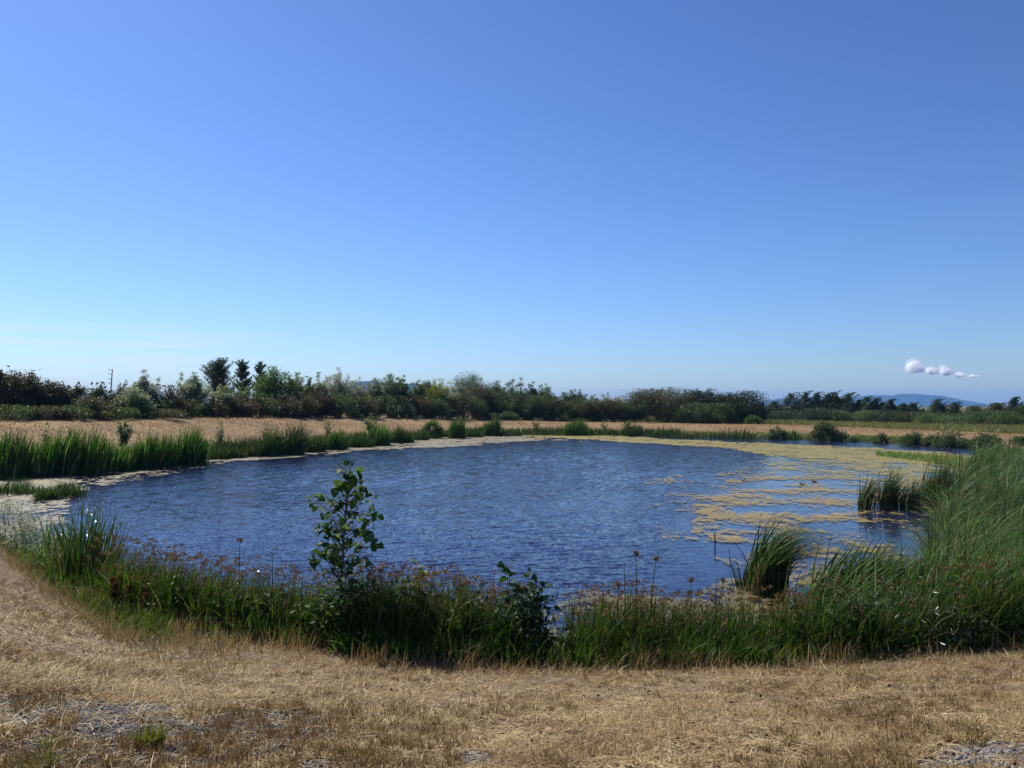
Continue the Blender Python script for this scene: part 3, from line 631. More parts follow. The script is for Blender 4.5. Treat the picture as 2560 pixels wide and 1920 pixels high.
# dark undergrowth shrubs closing the foot of the hedgerow
US_ = [(395,1000,'dark','dark shrub below the wide reddish bush'),(470,1002,'dark','black-green shrub at the foot of the first pale green tree'),(520,1000,'red','dark reddish shrub under the tallest spiky tree'),
 (572,998,'olive','olive shrub between small pale tree and rusty shrub'),(602,1000,'rust','rust-brown shrub beneath the narrow wispy tree'),(650,985,'dark','dark shrub at the foot of the dense round green tree'),(705,990,'olive','olive shrub beside the foot of the dense round tree'),
 (745,985,'olive','olive shrub at the base of the slender light poplar'),(700,1012,'rust','low red-brown shrub first of three at the field edge'),(750,1012,'rust','low red-brown shrub middle of three at the field edge'),(800,1010,'rust','low red-brown shrub last of three at the field edge'),
 (790,978,'red','reddish shrub filling the foot of the thin poplars'),(850,985,'dark','dark shrub under the widest silvery poplar'),(895,990,'olive','olive-brown shrub under the faint small poplar'),(940,995,'dark','dark shrub under the poplar with a leading shoot'),
 (985,990,'dark','dark shrub under the tall full tree before the gap'),(1030,990,'red','brownish shrub under the sky gap'),(1075,1000,'dark','dark shrub at the foot of the yellow-green tree'),(1125,1000,'red','grey-brown shrub under the yellow-green tree on its far side'),
 (1165,990,'dark','dark shrub closing the foot of the dark dome-topped tree'),(1225,990,'dark','black-green shrub past the olive brown tree'),(1260,992,'dark','black-green shrub below the grey-green pair'),(1320,992,'dark','dark shrub under the slim tufted tree'),
 (1360,994,'dark','black shrub under the tree with sky below its crown'),(1400,996,'red','dark reddish shrub left of the double-topped tree'),(1450,1000,'dark','black shrub below the double-topped tree'),(1495,1004,'olive','dark olive shrub under the small pale pointed tree'),
 (1535,1006,'red','brownish dark shrub before the broad olive trees'),(1575,1004,'dark','dark shrub tucked beside the first olive dome'),(1735,1010,'dark','black shrub between brown-olive dome and knobbly tree'),(1785,1012,'dark','black shrub under the knobbly dark tree'),(1840,1010,'dark','black shrub between the paired dark domes')]
for px, tp, mt, lb in US_: T(px, tp - 4, 98, 2.2 + rng.uniform(-.6, 1.2), 'bush', mt, lb, name='shrub', cat='shrub', group='dark shrubs at the foot of the hedgerow', nl=1.0, leaf=.13)
# bramble and small bushes on the field edge
for px, tp, wd, mt, lb in [(30,1012,110,'dark','grey-green bramble mound at the far end of the field edge'),(110,1014,90,'olive','bramble mound below the second reddish tree'),(175,1013,90,'dark','bramble mound with yellowing leaves below the ragged bushes'),
   (300,1018,90,'dark','dense bramble mound before the pale bush'),(405,1022,96,'olive','low bramble mound ending at the dark shrubs'),(150,1028,70,'rust','small russet bramble patch in the yellow grass'),(240,1026,80,'grass','yellow-green weedy mound on the field edge'),
   (1230,1032,44,'mid','grey-green bush at the field edge below the pointed-shoot tree'),(1272,1028,46,'mid','second grey-green bush at the field edge below the bare twigs')]:
    T(px, tp, wd, -.3, 'bush', mt, lb, name='bramble', cat='bramble', group='bramble mounds along the far field edge', nl=.9, leaf=.11)
# windswept row on the right
G2 = 'windswept trees in front of the mountain'
for px, tp, wd, mt, lb in [(1932,1008,44,'blue','low dark tree where the windswept row begins'),(1972,987,52,'blue','first tall windswept tree of the row with a slanted top'),(2010,984,46,'blue','tall narrow windswept tree second among the tall ones'),(2038,986,40,'blue','tall windswept tree with a thin bent tip in the densest group'),
   (2066,988,44,'blue','windswept tree between the bent tip and the tallest of the dense group'),(2084,983,42,'blue','tallest windswept tree at the edge of the dense group'),(2116,988,56,'blue','broad windswept tree standing apart just after the dense group'),(2143,1004,34,'blue','small pointed windswept tree after the broad one'),
   (2162,996,36,'mid','greener pointed tree in the middle of the windswept row'),(2184,1001,34,'blue','thin pointed tree with the hazy mountain right above it'),(2202,1010,30,'blue','lowest pointed tree of the middle row'),(2222,1004,38,'blue','dark blunt-topped tree below the mountain shoulder'),(2256,1012,40,'blue','twin-tipped dark tree below the mountain top'),(2278,1012,40,'blue','dark tree with two thin shoots below the mountain top'),
   (2338,1003,56,'blue','broad dark tree alone below the mountain summit'),(2382,1011,40,'blue','dark pointed tree after the broad lone tree'),(2430,1020,60,'dark','low dark clump of a tree below the far mountain slope'),(2485,1013,76,'olive','wide olive dark tree below the end of the mountain'),(2531,999,38,'blue','dark tree with a tall knob top near the end of the row'),(2552,1018,56,'dark','dark round tree at the very end of the row')]:
    T(px, tp - 5, wd, 28, 'wind', mt, lb, group=G2, nl=1.4, leaf=.14, bottom=.03)
T(2304,1024,26,90,'round','blue','tiny round dark tree far off below the mountain', group=G2)
for px, tp, wd, mt, lb in [(1955,1026,90,'blue','dark low bush under the first tall windswept tree'),(2030,1020,100,'blue','dark bush closing the foot of the densest windswept trees'),(2075,1022,90,'blue','second dark bush below the densest windswept trees'),(2105,1028,80,'mid','green bush sloping up to the broad windswept tree'),(2170,1026,86,'mid','light green bush at the foot of the greener pointed tree'),
   (2225,1026,90,'blue','dark bush at the foot of the blunt-topped tree'),(2275,1030,80,'olive','olive bush under the tree with two thin shoots'),(2330,1032,90,'mid','fresh green low bush before the broad lone tree'),(2395,1036,90,'mid','fresh green low bush past the broad lone tree'),(2450,1028,90,'dark','dark bush below the low dark clump'),(2520,1028,100,'dark','dark bush at the end of the windswept row')]:
    T(px, tp, wd, 22, 'bush', mt, lb, name='bush', cat='bush', group='bushes under the windswept trees', nl=.9, leaf=.14)

# ------------------------------------------------------------------ utility pole and field stake
Yp = 150.0
xb, zb0 = at_depth(275, 1010, Yp); xt, zt = at_depth(281, 923, Yp); zgp = float(ground(xb, Yp))
pole = thing('utility_pole', (xb, Yp, zgp), 'grey utility pole with short crossarms rising above the dark hedgerow', 'utility pole')
lean = (xt - xb) / (zt - zb0)
P0 = np.array([xb - lean * (zb0 - zgp), Yp, zgp]); P1 = np.array([xt, Yp, zt])
V, f = tube(np.array([P0 + (P1 - P0) * t_ for t_ in np.linspace(0, 1, 6)]), np.linspace(.16, .09, 6), 8)
M_POLE = solid_mat('weathered_pole', (.10, .095, .09), (.16, .15, .14), 3)
mk('shaft', V, f, M_POLE, pole, smooth=True)
for row in (925, 936, 948, 958):
    xr, zr = at_depth(280, row, Yp); xl, _ = at_depth(272.5, row, Yp)
    V, f = tube(np.array([(xr + .1, Yp - .12, zr), ((xr + xl) / 2, Yp - .12, zr + .01), (xl, Yp - .12, zr)]), .045, 6)
    arm = mk('crossarm', V, f, M_POLE, pole)
    V, f = tube(np.array([(xl + .05, Yp - .12, zr + .04), (xl + .05, Yp - .12, zr + .14), (xl + .05, Yp - .12, zr + .24)]), np.array([.03, .07, .03]), 8)
    ins_ = mk('insulator', V - np.array(pole.location), f, M_POLE); ins_.parent = arm
xs, zs = at_depth(1016, 1040, 84.0); zgs = float(ground(xs, 84.0))
V, f = tube(np.array([(xs, 84.0, zgs - .1), (xs + .02, 84.0, zgs + .25), (xs, 84.0, zgs + .5)]), np.array([.06, .055, .05]), 7)
o = mk('stake', V, f, solid_mat('stained_wood', (.13, .06, .03), (.20, .09, .04), 20), loc=(xs, 84.0, zgs)); tag(o, 'short rust-brown stake standing alone in the dry field', 'stake')
# ------------------------------------------------------------------ far bank plants
def bank_clump(name, cat, px0, px1, top, base, mats, label, group, n=None, wd=.05, lean=.15, parts=('leaves',), spread=1.0, kindb='cattail'):
    pc = (px0 + px1) / 2; base = min(base, float(far_row(pc)) - 1) if pc > 1850 else base; xb, Y = on_plane(pc, base, .08); xb = float(xb); Y = float(Y)
    W = (px1 - px0) / F * Y; _, zt = at_depth(pc, top, Y); zg = float(ground(xb, Y)); H = (float(zt) - zg) * 1.07
    root = thing(name, (xb, Y, zg), label, cat, group)
    n = n or int(np.clip(W * 260, 120, 1100))
    D = min(3.0, .6 * W + .9) * spread
    f = rng.uniform(-1, 1, n); bx = xb + f * W * .5 * (.9); by = Y + rng.uniform(0, D, n)
    env = (1 - .35 * f ** 4) * (.48 + 1.1 * fbm(bx * 1.3, by * .3, 31, 2))
    bz = ground(bx, by)
    h = np.maximum(.15, (H + zg - bz) * env * rng.uniform(.72, 1.05, n))
    az = np.where(rng.random(n) < .7, rng.normal(0, .5, n), rng.uniform(0, 6.28, n))
    k_ = 2 * 4 + 1; dkm = rng.random(n) < (.42 + .5 * rng.random())  # random share of darker leaves, raised to put the bank's backlit shade into colour
    def sub(s): i_ = np.where(s)[0]; return blades(np.stack([bx, by, bz - .03], 1)[i_], h[i_], az[i_], np.abs(rng.normal(lean, lean * .7, len(i_))), wd * rng.uniform(.7, 1.3, len(i_)), 4)
    V, fc = sub(~dkm); mk('leaves', V, fc, mats[0], root)
    V, fc = sub(dkm); mk('dark_leaves', V, fc, M_CATD if mats[0] is M_CAT else M_SEDGE, root)
    if len(mats) > 1:                                     # dry or dark lower leaves
        k = n // 3; i = rng.choice(n, k, False)
        V, fc = blades(np.stack([bx[i], by[i] - .15, bz[i] - .03], 1), h[i] * .5, rng.uniform(0, 6.28, k), np.abs(rng.normal(.5, .3, k)), wd, 3)
        mk('lower_leaves', V, fc, mats[1], root)
    return root
GC = 'cattail clumps on the far bank'; GS = 'sedge and weed clumps on the far bank'
B = bank_clump
def cat(*a, **k): B('cattail_clump', 'cattails', *a[:4], [M_CAT, M_CATD], a[4], GC, **k)
def sed(*a, mats=None, **k): B('sedge_clump', 'sedge', *a[:4], mats or [M_CATD, M_SEDGE], a[4], GS, lean=.25, **k)
cat(-40,35,1092,1196,'green cattail clump at the far end of the cove, half out of the photo')
cat(28,130,1084,1190,'broad cattail clump behind the pale algae cove')
cat(120,178,1080,1187,'cattail clump below the small berm sapling near the cove')
cat(165,248,1064,1184,'tallest cattail clump of the belt along the cove')
cat(250,325,1079,1176,'dark cattail clump just before the bushy sapling')
cat(315,365,1072,1172,'pale cattail clump under the bushy sapling')
cat(360,420,1082,1166,'yellowish cattail clump between the two darker ones')
cat(415,495,1071,1160,'last tall cattail clump before the low sedges begin')
sed(490,562,1108,1146,'low dark sedge right after the last tall cattails')
sed(555,600,1102,1142,'low dark sedge below the lone thin sapling')
sed(595,650,1093,1140,'dark tangled sedge with a weedy top')
sed(640,692,1086,1139,'feathery weed clump before the bright cattail tuft')
sed(690,748,1078,1136,'dark sedge hump with feathery top beside the field')
sed(742,802,1084,1129,'low dark green sedge between two feathery humps')
cat(795,860,1076,1123,'bright green cattail tuft under the thin three-leaved sapling', lean=.2)
sed(850,928,1082,1117,'brownish green sedge before the tall bright cattails')
cat(916,970,1056,1113,'tall bright cattail tuft with a sapling standing in it', lean=.15)
sed(962,1030,1072,1106,'thin grassy sedge between bright tuft and dark bush')
sed(1020,1068,1074,1099,'straggly tall grass stems beside the dark shore bush')
cat(1118,1162,1052,1095,'dark cattails joined to the round dark shore bush')
sed(1158,1206,1068,1092,'thin brownish stems between dark cattails and green block')
cat(1198,1250,1050,1089,'square green block of cattails at mid bank')
sed(1245,1305,1075,1089,'low dark sedge past the square green block')
sed(1295,1410,1069,1088,'long low brownish sedge along the middle shore', n=300)
cat(1405,1478,1056,1088,'rounded bright green reed clump alone at the middle shore')
sed(1470,1565,1073,1088,'low sedge between the reed clump and a sapling', n=260)
sed(1560,1615,1067,1089,'russet and green weeds under the bank sapling')
sed(1605,1705,1076,1091,'thin low green sedge where the blue channel starts', n=260)
sed(1695,1805,1077,1093,'low green sedge with a dark spike above the channel', n=260)
sed(1795,1905,1074,1096,'low tufted sedge above the channel before the dark bushes', n=260)
cat(2090,2122,1074,1104,'sparse reeds beside the largest dark channel bush', n=60)
cat(1965,2012,1076,1098,'thin see-through reeds between two dark channel bushes', n=110)
# bushes on the far bank
def bb(px, top, wpx, base, mat, label, kind='bush', nl=1.2, name='bush', leaf=.11, grp='dark bushes on the bank of the channel'):
    base = min(base, float(far_row(px)) - 3); x_, Yb0 = on_plane(px, base, .15)
    return tree(px, top, wpx, 0, kind, mat, label, name=name, cat=name, group=grp, nl=nl, leaf=leaf, Yabs=float(Yb0), bottom=.02)
bb(1083,1051,52,1094,'green','round dark green bush on the far shore at mid line',grp='shore bushes',leaf=.14)
bb(1943,1067,44,1096,'dark','small dark bush where the channel bushes begin')
bb(2060,1055,64,1102,'dark','largest dark bush at the channel with a loose leafy top')
bb(2100,1078,40,1105,'olive','thin straggling bush beside the largest channel bush',nl=.5)
bb(2133,1093,36,1107,'dark','low flat dark bush past the straggling one')
bb(2204,1082,34,1108,'dark','small lone dark bush in the dry slope above the channel')
bb(2286,1080,56,1111,'dark','rounded dark bush before the long dark pair')
bb(2325,1086,34,1112,'olive','thin bush joining the rounded bush to the long dark one')
bb(2375,1077,80,1117,'dark','longest dark bush above the end of the channel')
bb(2466,1083,72,1118,'dark','dark dome bush behind the cattail bed with bare slope around it')
bb(2551,1099,44,1122,'dark','last dark bush, cut by the photo edge above the cattail bed')
# saplings on the berm
def sap(px, top, base, wpx, label, Yoff=0, mat='mid', nl=.9):
    u_, _ = ray(px, 1000); Yb0 = float(Yf_(u_)) + Yoff
    return tree(px, top, wpx * 1.35, 0, 'open', mat, label, name='sapling', cat='sapling', group='saplings on the far bank', nl=nl * .24, leaf=.10, Yabs=Yb0)
sap(310,1046,1090,36,'bushy young sapling standing behind the cove cattails',1.5,'mid',1.6)
sap(116,1060,1090,16,'tiny sapling above the second cattail clump of the cove',1.5)
sap(8,1078,1110,30,'low leafy sapling at the edge of the photo by the cove',1.5)
sap(552,1054,1102,26,'lone thin sapling against dry slope above the low sedge',.8,'mid',.6)
sap(668,1060,1098,34,'feathery weed sapling above the dark sedge hump',.8,'mid',.5)
sap(820,1043,1085,24,'thin sapling with three leaf tufts against the dry slope',1.0,'mid',.6)
sap(926,1034,1070,26,'tallest bank sapling reaching up to the dark hedgerow',.8,'green',1.2)
sap(1340,1046,1076,22,'wispy sapling above the long low brownish sedge',1.0,'mid',.6)
sap(1510,1052,1072,16,'tiny sapling tip just past the bright reed clump',1.0,'mid',.6)
sap(1570,1050,1086,30,'leafy sapling above the russet weeds',.6,'green',1.0)
sap(1598,1060,1086,24,'lower twin of the leafy sapling above the russet weeds',.6,'mid',.8)
# ------------------------------------------------------------------ turf and tufts (stuff)
def scatter(n, px0, px1, fn):
    pxs = rng.uniform(px0, px1, n); u_, _ = ray(pxs, 1000); return fn(u_, pxs)
def mid_land(u_, pxs):
    yf = Yf_(u_); Y_ = yf + .6 + 16.5 * rng.random(len(u_)) ** .8; return u_ * Y_, Y_
xs_, ys_ = scatter(60000, -250, 2800, mid_land); zs_ = ground(xs_, ys_)
V, f = blades(np.stack([xs_, ys_, zs_ - .02], 1), rng.uniform(.05, .20, len(xs_)) * (.3 + 1.4 * fbm(xs_ * .4, ys_ * .4, 51)), rng.uniform(0, 6.28, len(xs_)), np.abs(rng.normal(1.0, .6, len(xs_))), rng.uniform(.02, .05, len(xs_)), 2)
tag(mk('dry_grass', V, f, M_STRAWF), 'dry tan grass covering the slope beyond the pond', kind='stuff')
def back_land(u_, pxs):
    yb = Yb_(u_); Y_ = yb + .5 + 26 * rng.random(len(u_)); return u_ * Y_, Y_
for a, b_, n in ((-250, 620, 9000), (1600, 2800, 26000)):
    xs_, ys_ = scatter(n, a, b_, back_land); zs_ = ground(xs_, ys_)
    V, f = blades(np.stack([xs_, ys_, zs_ - .02], 1), rng.uniform(.2, .55, n), rng.normal(0, .7, n), np.abs(rng.normal(.4, .3, n)), rng.uniform(.04, .09, n), 2)
    tag(mk('green_grass', V, f, ML['grass']), 'yellow-green grass strip ' + ('below the bramble mounds' if a < 0 else 'in front of the windswept trees'), kind='stuff')
def far_edge(u_, pxs):
    yf = Yf_(u_); Y_ = yf - .3 + 1.5 * rng.random(len(u_)); return u_ * Y_, Y_
xs_, ys_ = scatter(13000, -200, 1700, far_edge); zs_ = np.maximum(ground(xs_, ys_), -.02)
V, f = blades(np.stack([xs_, ys_, zs_], 1), rng.uniform(.2, .8, len(xs_)) * (.5 + fbm(xs_ * .4, ys_ * .4, 53)), rng.uniform(0, 6.28, len(xs_)), np.abs(rng.normal(.4, .3, len(xs_))), rng.uniform(.03, .06, len(xs_)), 3)
tag(mk('shore_grass', V, f, M_CATD), 'dark green grass hanging over the far waterline', kind='stuff')
def bright_edge(u_, pxs):
    yf = Yf_(u_); Y_ = yf - .1 + 1.6 * rng.random(len(u_)); return u_ * Y_, Y_
xs_, ys_ = scatter(5000, 1600, 2460, bright_edge); zs_ = np.maximum(ground(xs_, ys_), 0)
V, f = blades(np.stack([xs_, ys_, zs_], 1), rng.uniform(.12, .32, len(xs_)), rng.uniform(0, 6.28, len(xs_)), np.abs(rng.normal(.6, .3, len(xs_))), rng.uniform(.03, .06, len(xs_)), 2)
tag(mk('shore_grass', V, f, M_BRITE), 'bright green low growth along the waterline of the channel', kind='stuff')
# green spit reaching into the algae
n = 2600; pxs = rng.uniform(2190, 2470, n); rws = np.interp(pxs, [2190, 2320, 2470], [1137, 1148, 1170]) + rng.uniform(-1, 1, n) * np.interp(pxs, [2190, 2330, 2470], [3, 9, 20])
xs_, ys_ = on_plane(pxs, rws, 0.0)
V, f = blades(np.stack([xs_, ys_, np.zeros(n) - .02], 1), rng.uniform(.12, .38, n), rng.normal(0, .8, n), np.abs(rng.normal(.4, .3, n)), rng.uniform(.02, .045, n), 3)
tag(mk('grass_spit', V, f, M_BRITE), 'low bright green grass spit reaching from the cattail bed into the algae', kind='stuff')

# ------------------------------------------------------------------ reed islands in the water
GI = 'cattail islands standing in the algae'
def island(px0, px1, base, top, n, label, lean=.35, dry=.3, wd=.022, depth=.5, wind=0.15):
    pc = (px0 + px1) / 2; xb, Y = on_plane(pc, base, 0.0); xb, Y = float(xb), float(Y); W = (px1 - px0) / F * Y
    _, zt = at_depth(pc, top, Y); H = float(zt)
    root = thing('cattail_clump', (xb, Y, 0), label, 'cattails', GI)
    if wind > .1: n = int(n * 1.15); lean *= 1.45; wd *= .9
    f = rng.normal(0, .38, n).clip(-1, 1); bx = xb + f * W * .53; by = Y + rng.uniform(-.5, .5, n) * depth
    h = 1.12 * H * rng.uniform(.55, 1.12, n) * (1 - .12 * f * f); az = rng.normal(wind, .45, n)
    V, fc = blades(np.stack([bx, by, np.full(n, -.1)], 1), h + .1, az, np.abs(rng.normal(lean, lean * (.6 if wind > .1 else .33), n)), wd * rng.uniform(.7, 1.25, n), 7, pw=2.6 if wind > .1 else 3.4)
    mk('leaves', V, fc, M_CATD, root)
    k = int(n * dry); i = rng.choice(n, k)
    V, fc = blades(np.stack([bx[i] + rng.normal(0, .04, k), by[i] - .05, np.full(k, -.1)], 1), h[i] * rng.uniform(.25, .75, k), rng.uniform(0, 6.28, k), np.abs(rng.normal(.12, .1, k)), wd * 1.3, 3, tip=.35)
    mk('dry_stalks', V, fc, M_CATB, root)
    if wind < .1: return root
    m = max(2, n // 45); i = rng.choice(n, m); A = Acc()
    for j in i:
        hh = h[j] * .96; sx = .25 * hh; top_ = np.array([bx[j] + sx, by[j], hh])
        A.add(*tube(np.array([[bx[j], by[j], -.1], [bx[j] + .1 * sx, by[j], hh * .4], [bx[j] + .5 * sx, by[j], hh * .78], top_]), .006, 4))
        A.add(*tube(np.array([top_, top_ + [.012, 0, .03], top_ + [.04, 0, .11], top_ + [.05, 0, .13]]), np.array([.005, .014, .014, .004]), 6))
    A.mk('seed_spikes', M_HEAD, root)
    return root
island(2143, 2182, 1271, 1176, 120, 'narrow curved cattail island nearest the open water', .40)
island(2190, 2250, 1271, 1168, 210, 'dense upright cattail island with brown stalks, middle of the row', .35)
island(2252, 2302, 1272, 1188, 100, 'sparse leaning cattail island with mostly dry stalks', .3, .8)
island(2296, 2385, 1268, 1150, 380, 'tallest widest cattail island next to the cattail bed', .28, .35)
island(1866, 1955, 1482, 1268, 520, 'big wind-bent cattail clump arching over the yellow algae', .78, .15, .02, .7, .05)
# two leaning shoots and a bare stick in the water
for (b0, pts, lb) in [(1476, [(1848,1476),(1836,1440),(1825,1405),(1822,1366)], 'lone bent reed shoot leaning away beside the wind-bent cattail clump'), (1474, [(1858,1474),(1862,1440),(1870,1405),(1880,1372)], 'second thin reed shoot crossing the bent one in open water')]:
    xb, Y = on_plane(pts[0][0], b0, 0.0); Y = float(Y); root = thing('reed_shoot', (float(xb), Y, 0), lb, 'reed', 'lone reed shoots in the open water')
    P = np.array([[*(float(q) for q in at_depth(px, py, Y)[:1]), Y, float(at_depth(px, py, Y)[1])] for px, py in pts]); P[0, 2] = -.1
    V, f = tube(P, np.array([.012, .011, .009, .003]), 5); mk('stalk', V, f, M_CATD, root)
    n = 9; V, f = blades(np.repeat(P[:1], n, 0) + rng.normal(0, .03, (n, 3)) * [1, 1, 0], rng.uniform(.4, .8, n), np.full(n, math.pi if pts[-1][0] < pts[0][0] else 0) + rng.normal(0, .5, n), rng.uniform(.1, .4, n), .016, 5); mk('leaves', V, f, M_CATD, root)
xb, Y = on_plane(1787, 1366, 0.0); Y = float(Y); xb = float(xb)
V, f = tube(np.array([(xb, Y, -.1), (xb + .01, Y, .12), (xb - .005, Y, .25), (xb + .02, Y, float(at_depth(1787, 1325, Y)[1]))]), np.array([.012, .016, .012, .006]), 6)
tag(mk('stick', V, f, M_BARK, loc=(xb, Y, 0)), 'thin dark stick poking straight out of the water by the algae', 'stick')

# ------------------------------------------------------------------ cattail bed on the right
bedL = curve([(1125,2440),(1160,2430),(1250,2365),(1330,2340),(1420,2330),(1470,2320),(1510,2300),(1560,2290)])
def bed_pts(n, r0, r1):
    out = []
    v0 = 1 / np.array([r0, r1])
    rws = rng.uniform(r0, r1, n); L0 = bedL(rws) + 25 * (rng.random(n) - .3); pxs = L0 + (2790 - L0) * rng.random(n)
    x_, Y_ = on_plane(pxs, rws, 0.05); return x_, Y_, np.maximum(ground(x_, Y_), -.05)
x_, Y_, z_ = bed_pts(27000, 1135, 1600)
n = len(x_); cl_ = fbm(x_ * .55, Y_ * .4, 91); hh = (.80 + 1.35 * cl_) * rng.uniform(.5, 1.12, n) * np.interp(Y_, [10, 13, 20, 30], [.75, .90, 1.05, 1.1])
dk = rng.random(n) < .32 + .62 * sm((fbm(x_ * .9, Y_ * .7, 93) - .35) / .3)
cb = fbm(x_ * 1.4, Y_ * 1.1, 94); ca_ = (fbm(x_ * 1.1, Y_ * .9, 95) - .5) * 2.6
def bl(s): m = s.sum(); return blades(np.stack([x_, Y_, z_ - .05], 1)[s], hh[s], .1 + .6 * ca_[s] + rng.normal(0, .85, m), np.clip(.55 + 1.4 * cb[s] + rng.normal(0, .45, m), .02, 1.8), rng.uniform(.014, .030, m) * np.interp(Y_[s], [10, 30], [.9, 1.5]), 7, pw=2.6)
bed = thing('cattail_bed', (12, 18, 0), 'dense green cattail bed bending in the wind along the pond side', 'cattails'); bed['kind'] = 'stuff'
V, f = bl(~dk); mk('leaves', V, f, M_CAT, bed)
V, f = bl(dk); mk('dark_leaves', V, f, M_CATD, bed)
k = 4200; i = rng.choice(n, k); V, f = blades(np.stack([x_[i], Y_[i], z_[i] - .05], 1), hh[i] * rng.uniform(.5, 1.0, k), rng.uniform(0, 6.28, k), np.abs(rng.normal(.25, .2, k)), rng.uniform(.014, .028, k), 4, tip=.3); mk('dry_stalks', V, f, M_CATB, bed)
# leaning cattails in front of the open water
for px0, px1, base, top, n, lb in [(2050, 2120, 1560, 1340, 170, 'dark cattails leaning over the water just past the wind-bent clump'), (2115, 2190, 1558, 1332, 200, 'tallest leaning dark cattails before the bed'), (2185, 2265, 1552, 1362, 200, 'leaning dark cattails joined to the cattail bed')]:
    pc = (px0 + px1) / 2; xb, Y = on_plane(pc, base, 0.0); xb, Y = float(xb), float(Y); W = (px1 - px0) / F * Y; H = float(at_depth(pc, top, Y)[1])
    root = thing('cattail_clump', (xb, Y, 0), lb, 'cattails', 'leaning cattails at the near end of the bed')
    bx = xb + rng.uniform(-.6, .6, n) * W; by = Y + rng.uniform(-.3, .6, n)
    V, f = blades(np.stack([bx, by, np.full(n, -.05)], 1), H * rng.uniform(.75, 1.18, n), rng.normal(0, .25, n), np.abs(rng.normal(.55, .2, n)), rng.uniform(.022, .040, n), 7, pw=2.0); mk('leaves', V, f, M_CATD, root)

for px0, px1, top, n, d0, lb in [(2000, 2080, 1385, 200, .5, 'short wind-bent cattails just behind the sedge past the arching clump'), (2270, 2350, 1330, 170, .5, 'broad-bladed cattails bending above the grey willow bush'), (2345, 2425, 1310, 190, .4, 'broad-bladed cattails past the grey willow bush'), (2420, 2500, 1330, 190, .3, 'broad-bladed cattails second from the photo edge'), (2495, 2590, 1320, 190, .3, 'broad-bladed cattails cut by the photo edge'), (2150, 2275, 1372, 300, .4, 'dark cattails rising straight behind the grey willow bush')]:
    pc = (px0 + px1) / 2; u_, _ = ray(pc, 1000); Y = float(Yn_(u_)) + d0 + .6; xb = float(u_) * Y; zg = float(np.maximum(ground(xb, Y), -.05)); W = (px1 - px0) / F * Y; H = float(at_depth(pc, top, Y)[1]) - zg
    root = thing('cattail_clump', (xb, Y, zg), lb, 'cattails', 'wind-bent cattails in the near corner')
    bx = xb + rng.uniform(-.6, .6, n) * W; by = Y + rng.uniform(-.6, .8, n); s_ = rng.random(n) < .5
    for sel_, nm, mt in ((s_, 'leaves', M_CAT), (~s_, 'dark_leaves', M_CATD)):
        m = int(sel_.sum()); V, f = blades(np.stack([bx[sel_], by[sel_], np.full(m, zg - .05)], 1), H * rng.uniform(.6, 1.15, m), rng.normal(.05, .45, m), np.abs(rng.normal(.5, .28, m)), rng.uniform(.014, .026, m), 7, pw=2.8); mk(nm, V, f, mt, root)

# ------------------------------------------------------------------ the near fringe: sedges with brown heads
def sedge(px0, px1, top, n, label, brown=.6, lf=2.6, depth=1.3, dY=0.0, hv=.22, name='sedge_clump', tall=0):
    pc = (px0 + px1) / 2; u_, _ = ray(pc, 1000); Y0 = float(Yn_(u_)) + .25 + dY; x0 = float(u_) * Y0
    root = thing(name, (x0, Y0, float(ground(x0, Y0))), label, 'sedge', 'brown-headed sedges along the near bank')
    n = int(n * 1.45); brown *= .8; pxs = rng.uniform(px0 - 12, px1 + 12, n); uu, _ = ray(pxs, 1000); by = Yn_(uu) + dY + depth * rng.random(n); bx = uu * by; bz = np.maximum(ground(bx, by), -.1)
    Hs = np.array(at_depth(pxs, np.full(n, float(top) - 12), by)[1]) - bz
    h = Hs * (1 - hv * 1.6 * np.abs(rng.normal(0, 1, n)).clip(0, 2)) * .98
    h = np.maximum(h, .25); az = rng.normal(0.2, 1.0, n); bd = np.abs(rng.normal(.16, .12, n))
    V, f = blades(np.stack([bx, by, bz - .02], 1), h, az, bd, rng.uniform(.007, .012, n), 5, tip=.4); mk('stems', V, f, M_SEDGE, root)
    m = int(n * lf); i = rng.choice(n, m)
    V, f = blades(np.stack([bx[i] + rng.normal(0, .05, m), by[i] + rng.normal(0, .05, m), bz[i] - .02], 1), np.minimum(h[i] * rng.uniform(.5, 1.15, m), Hs[i]), rng.normal(.1, 1.4, m), np.abs(rng.normal(.42, .28, m)), rng.uniform(.011, .025, m), 5, pw=2.3); mk('leaves', V, f, M_SLEAF, root)
    j = np.where((rng.random(n) < brown * .5) & (h > .55 * Hs))[0]; r_ = h[j] * bd[j]; hx = bx[j] + r_ * np.cos(az[j]); hy = by[j] + r_ * np.sin(az[j]); hz = bz[j] + h[j] * (1 - .38 * bd[j])
    fl = 16; c = np.repeat(np.stack([hx, hy, hz], 1), fl, 0); d = rng.normal(0, 1, (len(c), 3)); d /= np.linalg.norm(d, axis=1)[:, None]
    rr = np.repeat(rng.uniform(.03, .06, len(j)), fl)[:, None] * rng.uniform(.3, 1, (len(c), 1)); pos = c + d * rr * [1, 1, .75]
    V, f = inst(RH_V, RH_F, pos, rotm(len(pos)), np.stack([rng.uniform(.018, .03, len(pos)), rng.uniform(.022, .045, len(pos)), np.ones(len(pos)) * .03], 1)); mk('seed_sprays', V, f, M_HEAD, root)
    return root
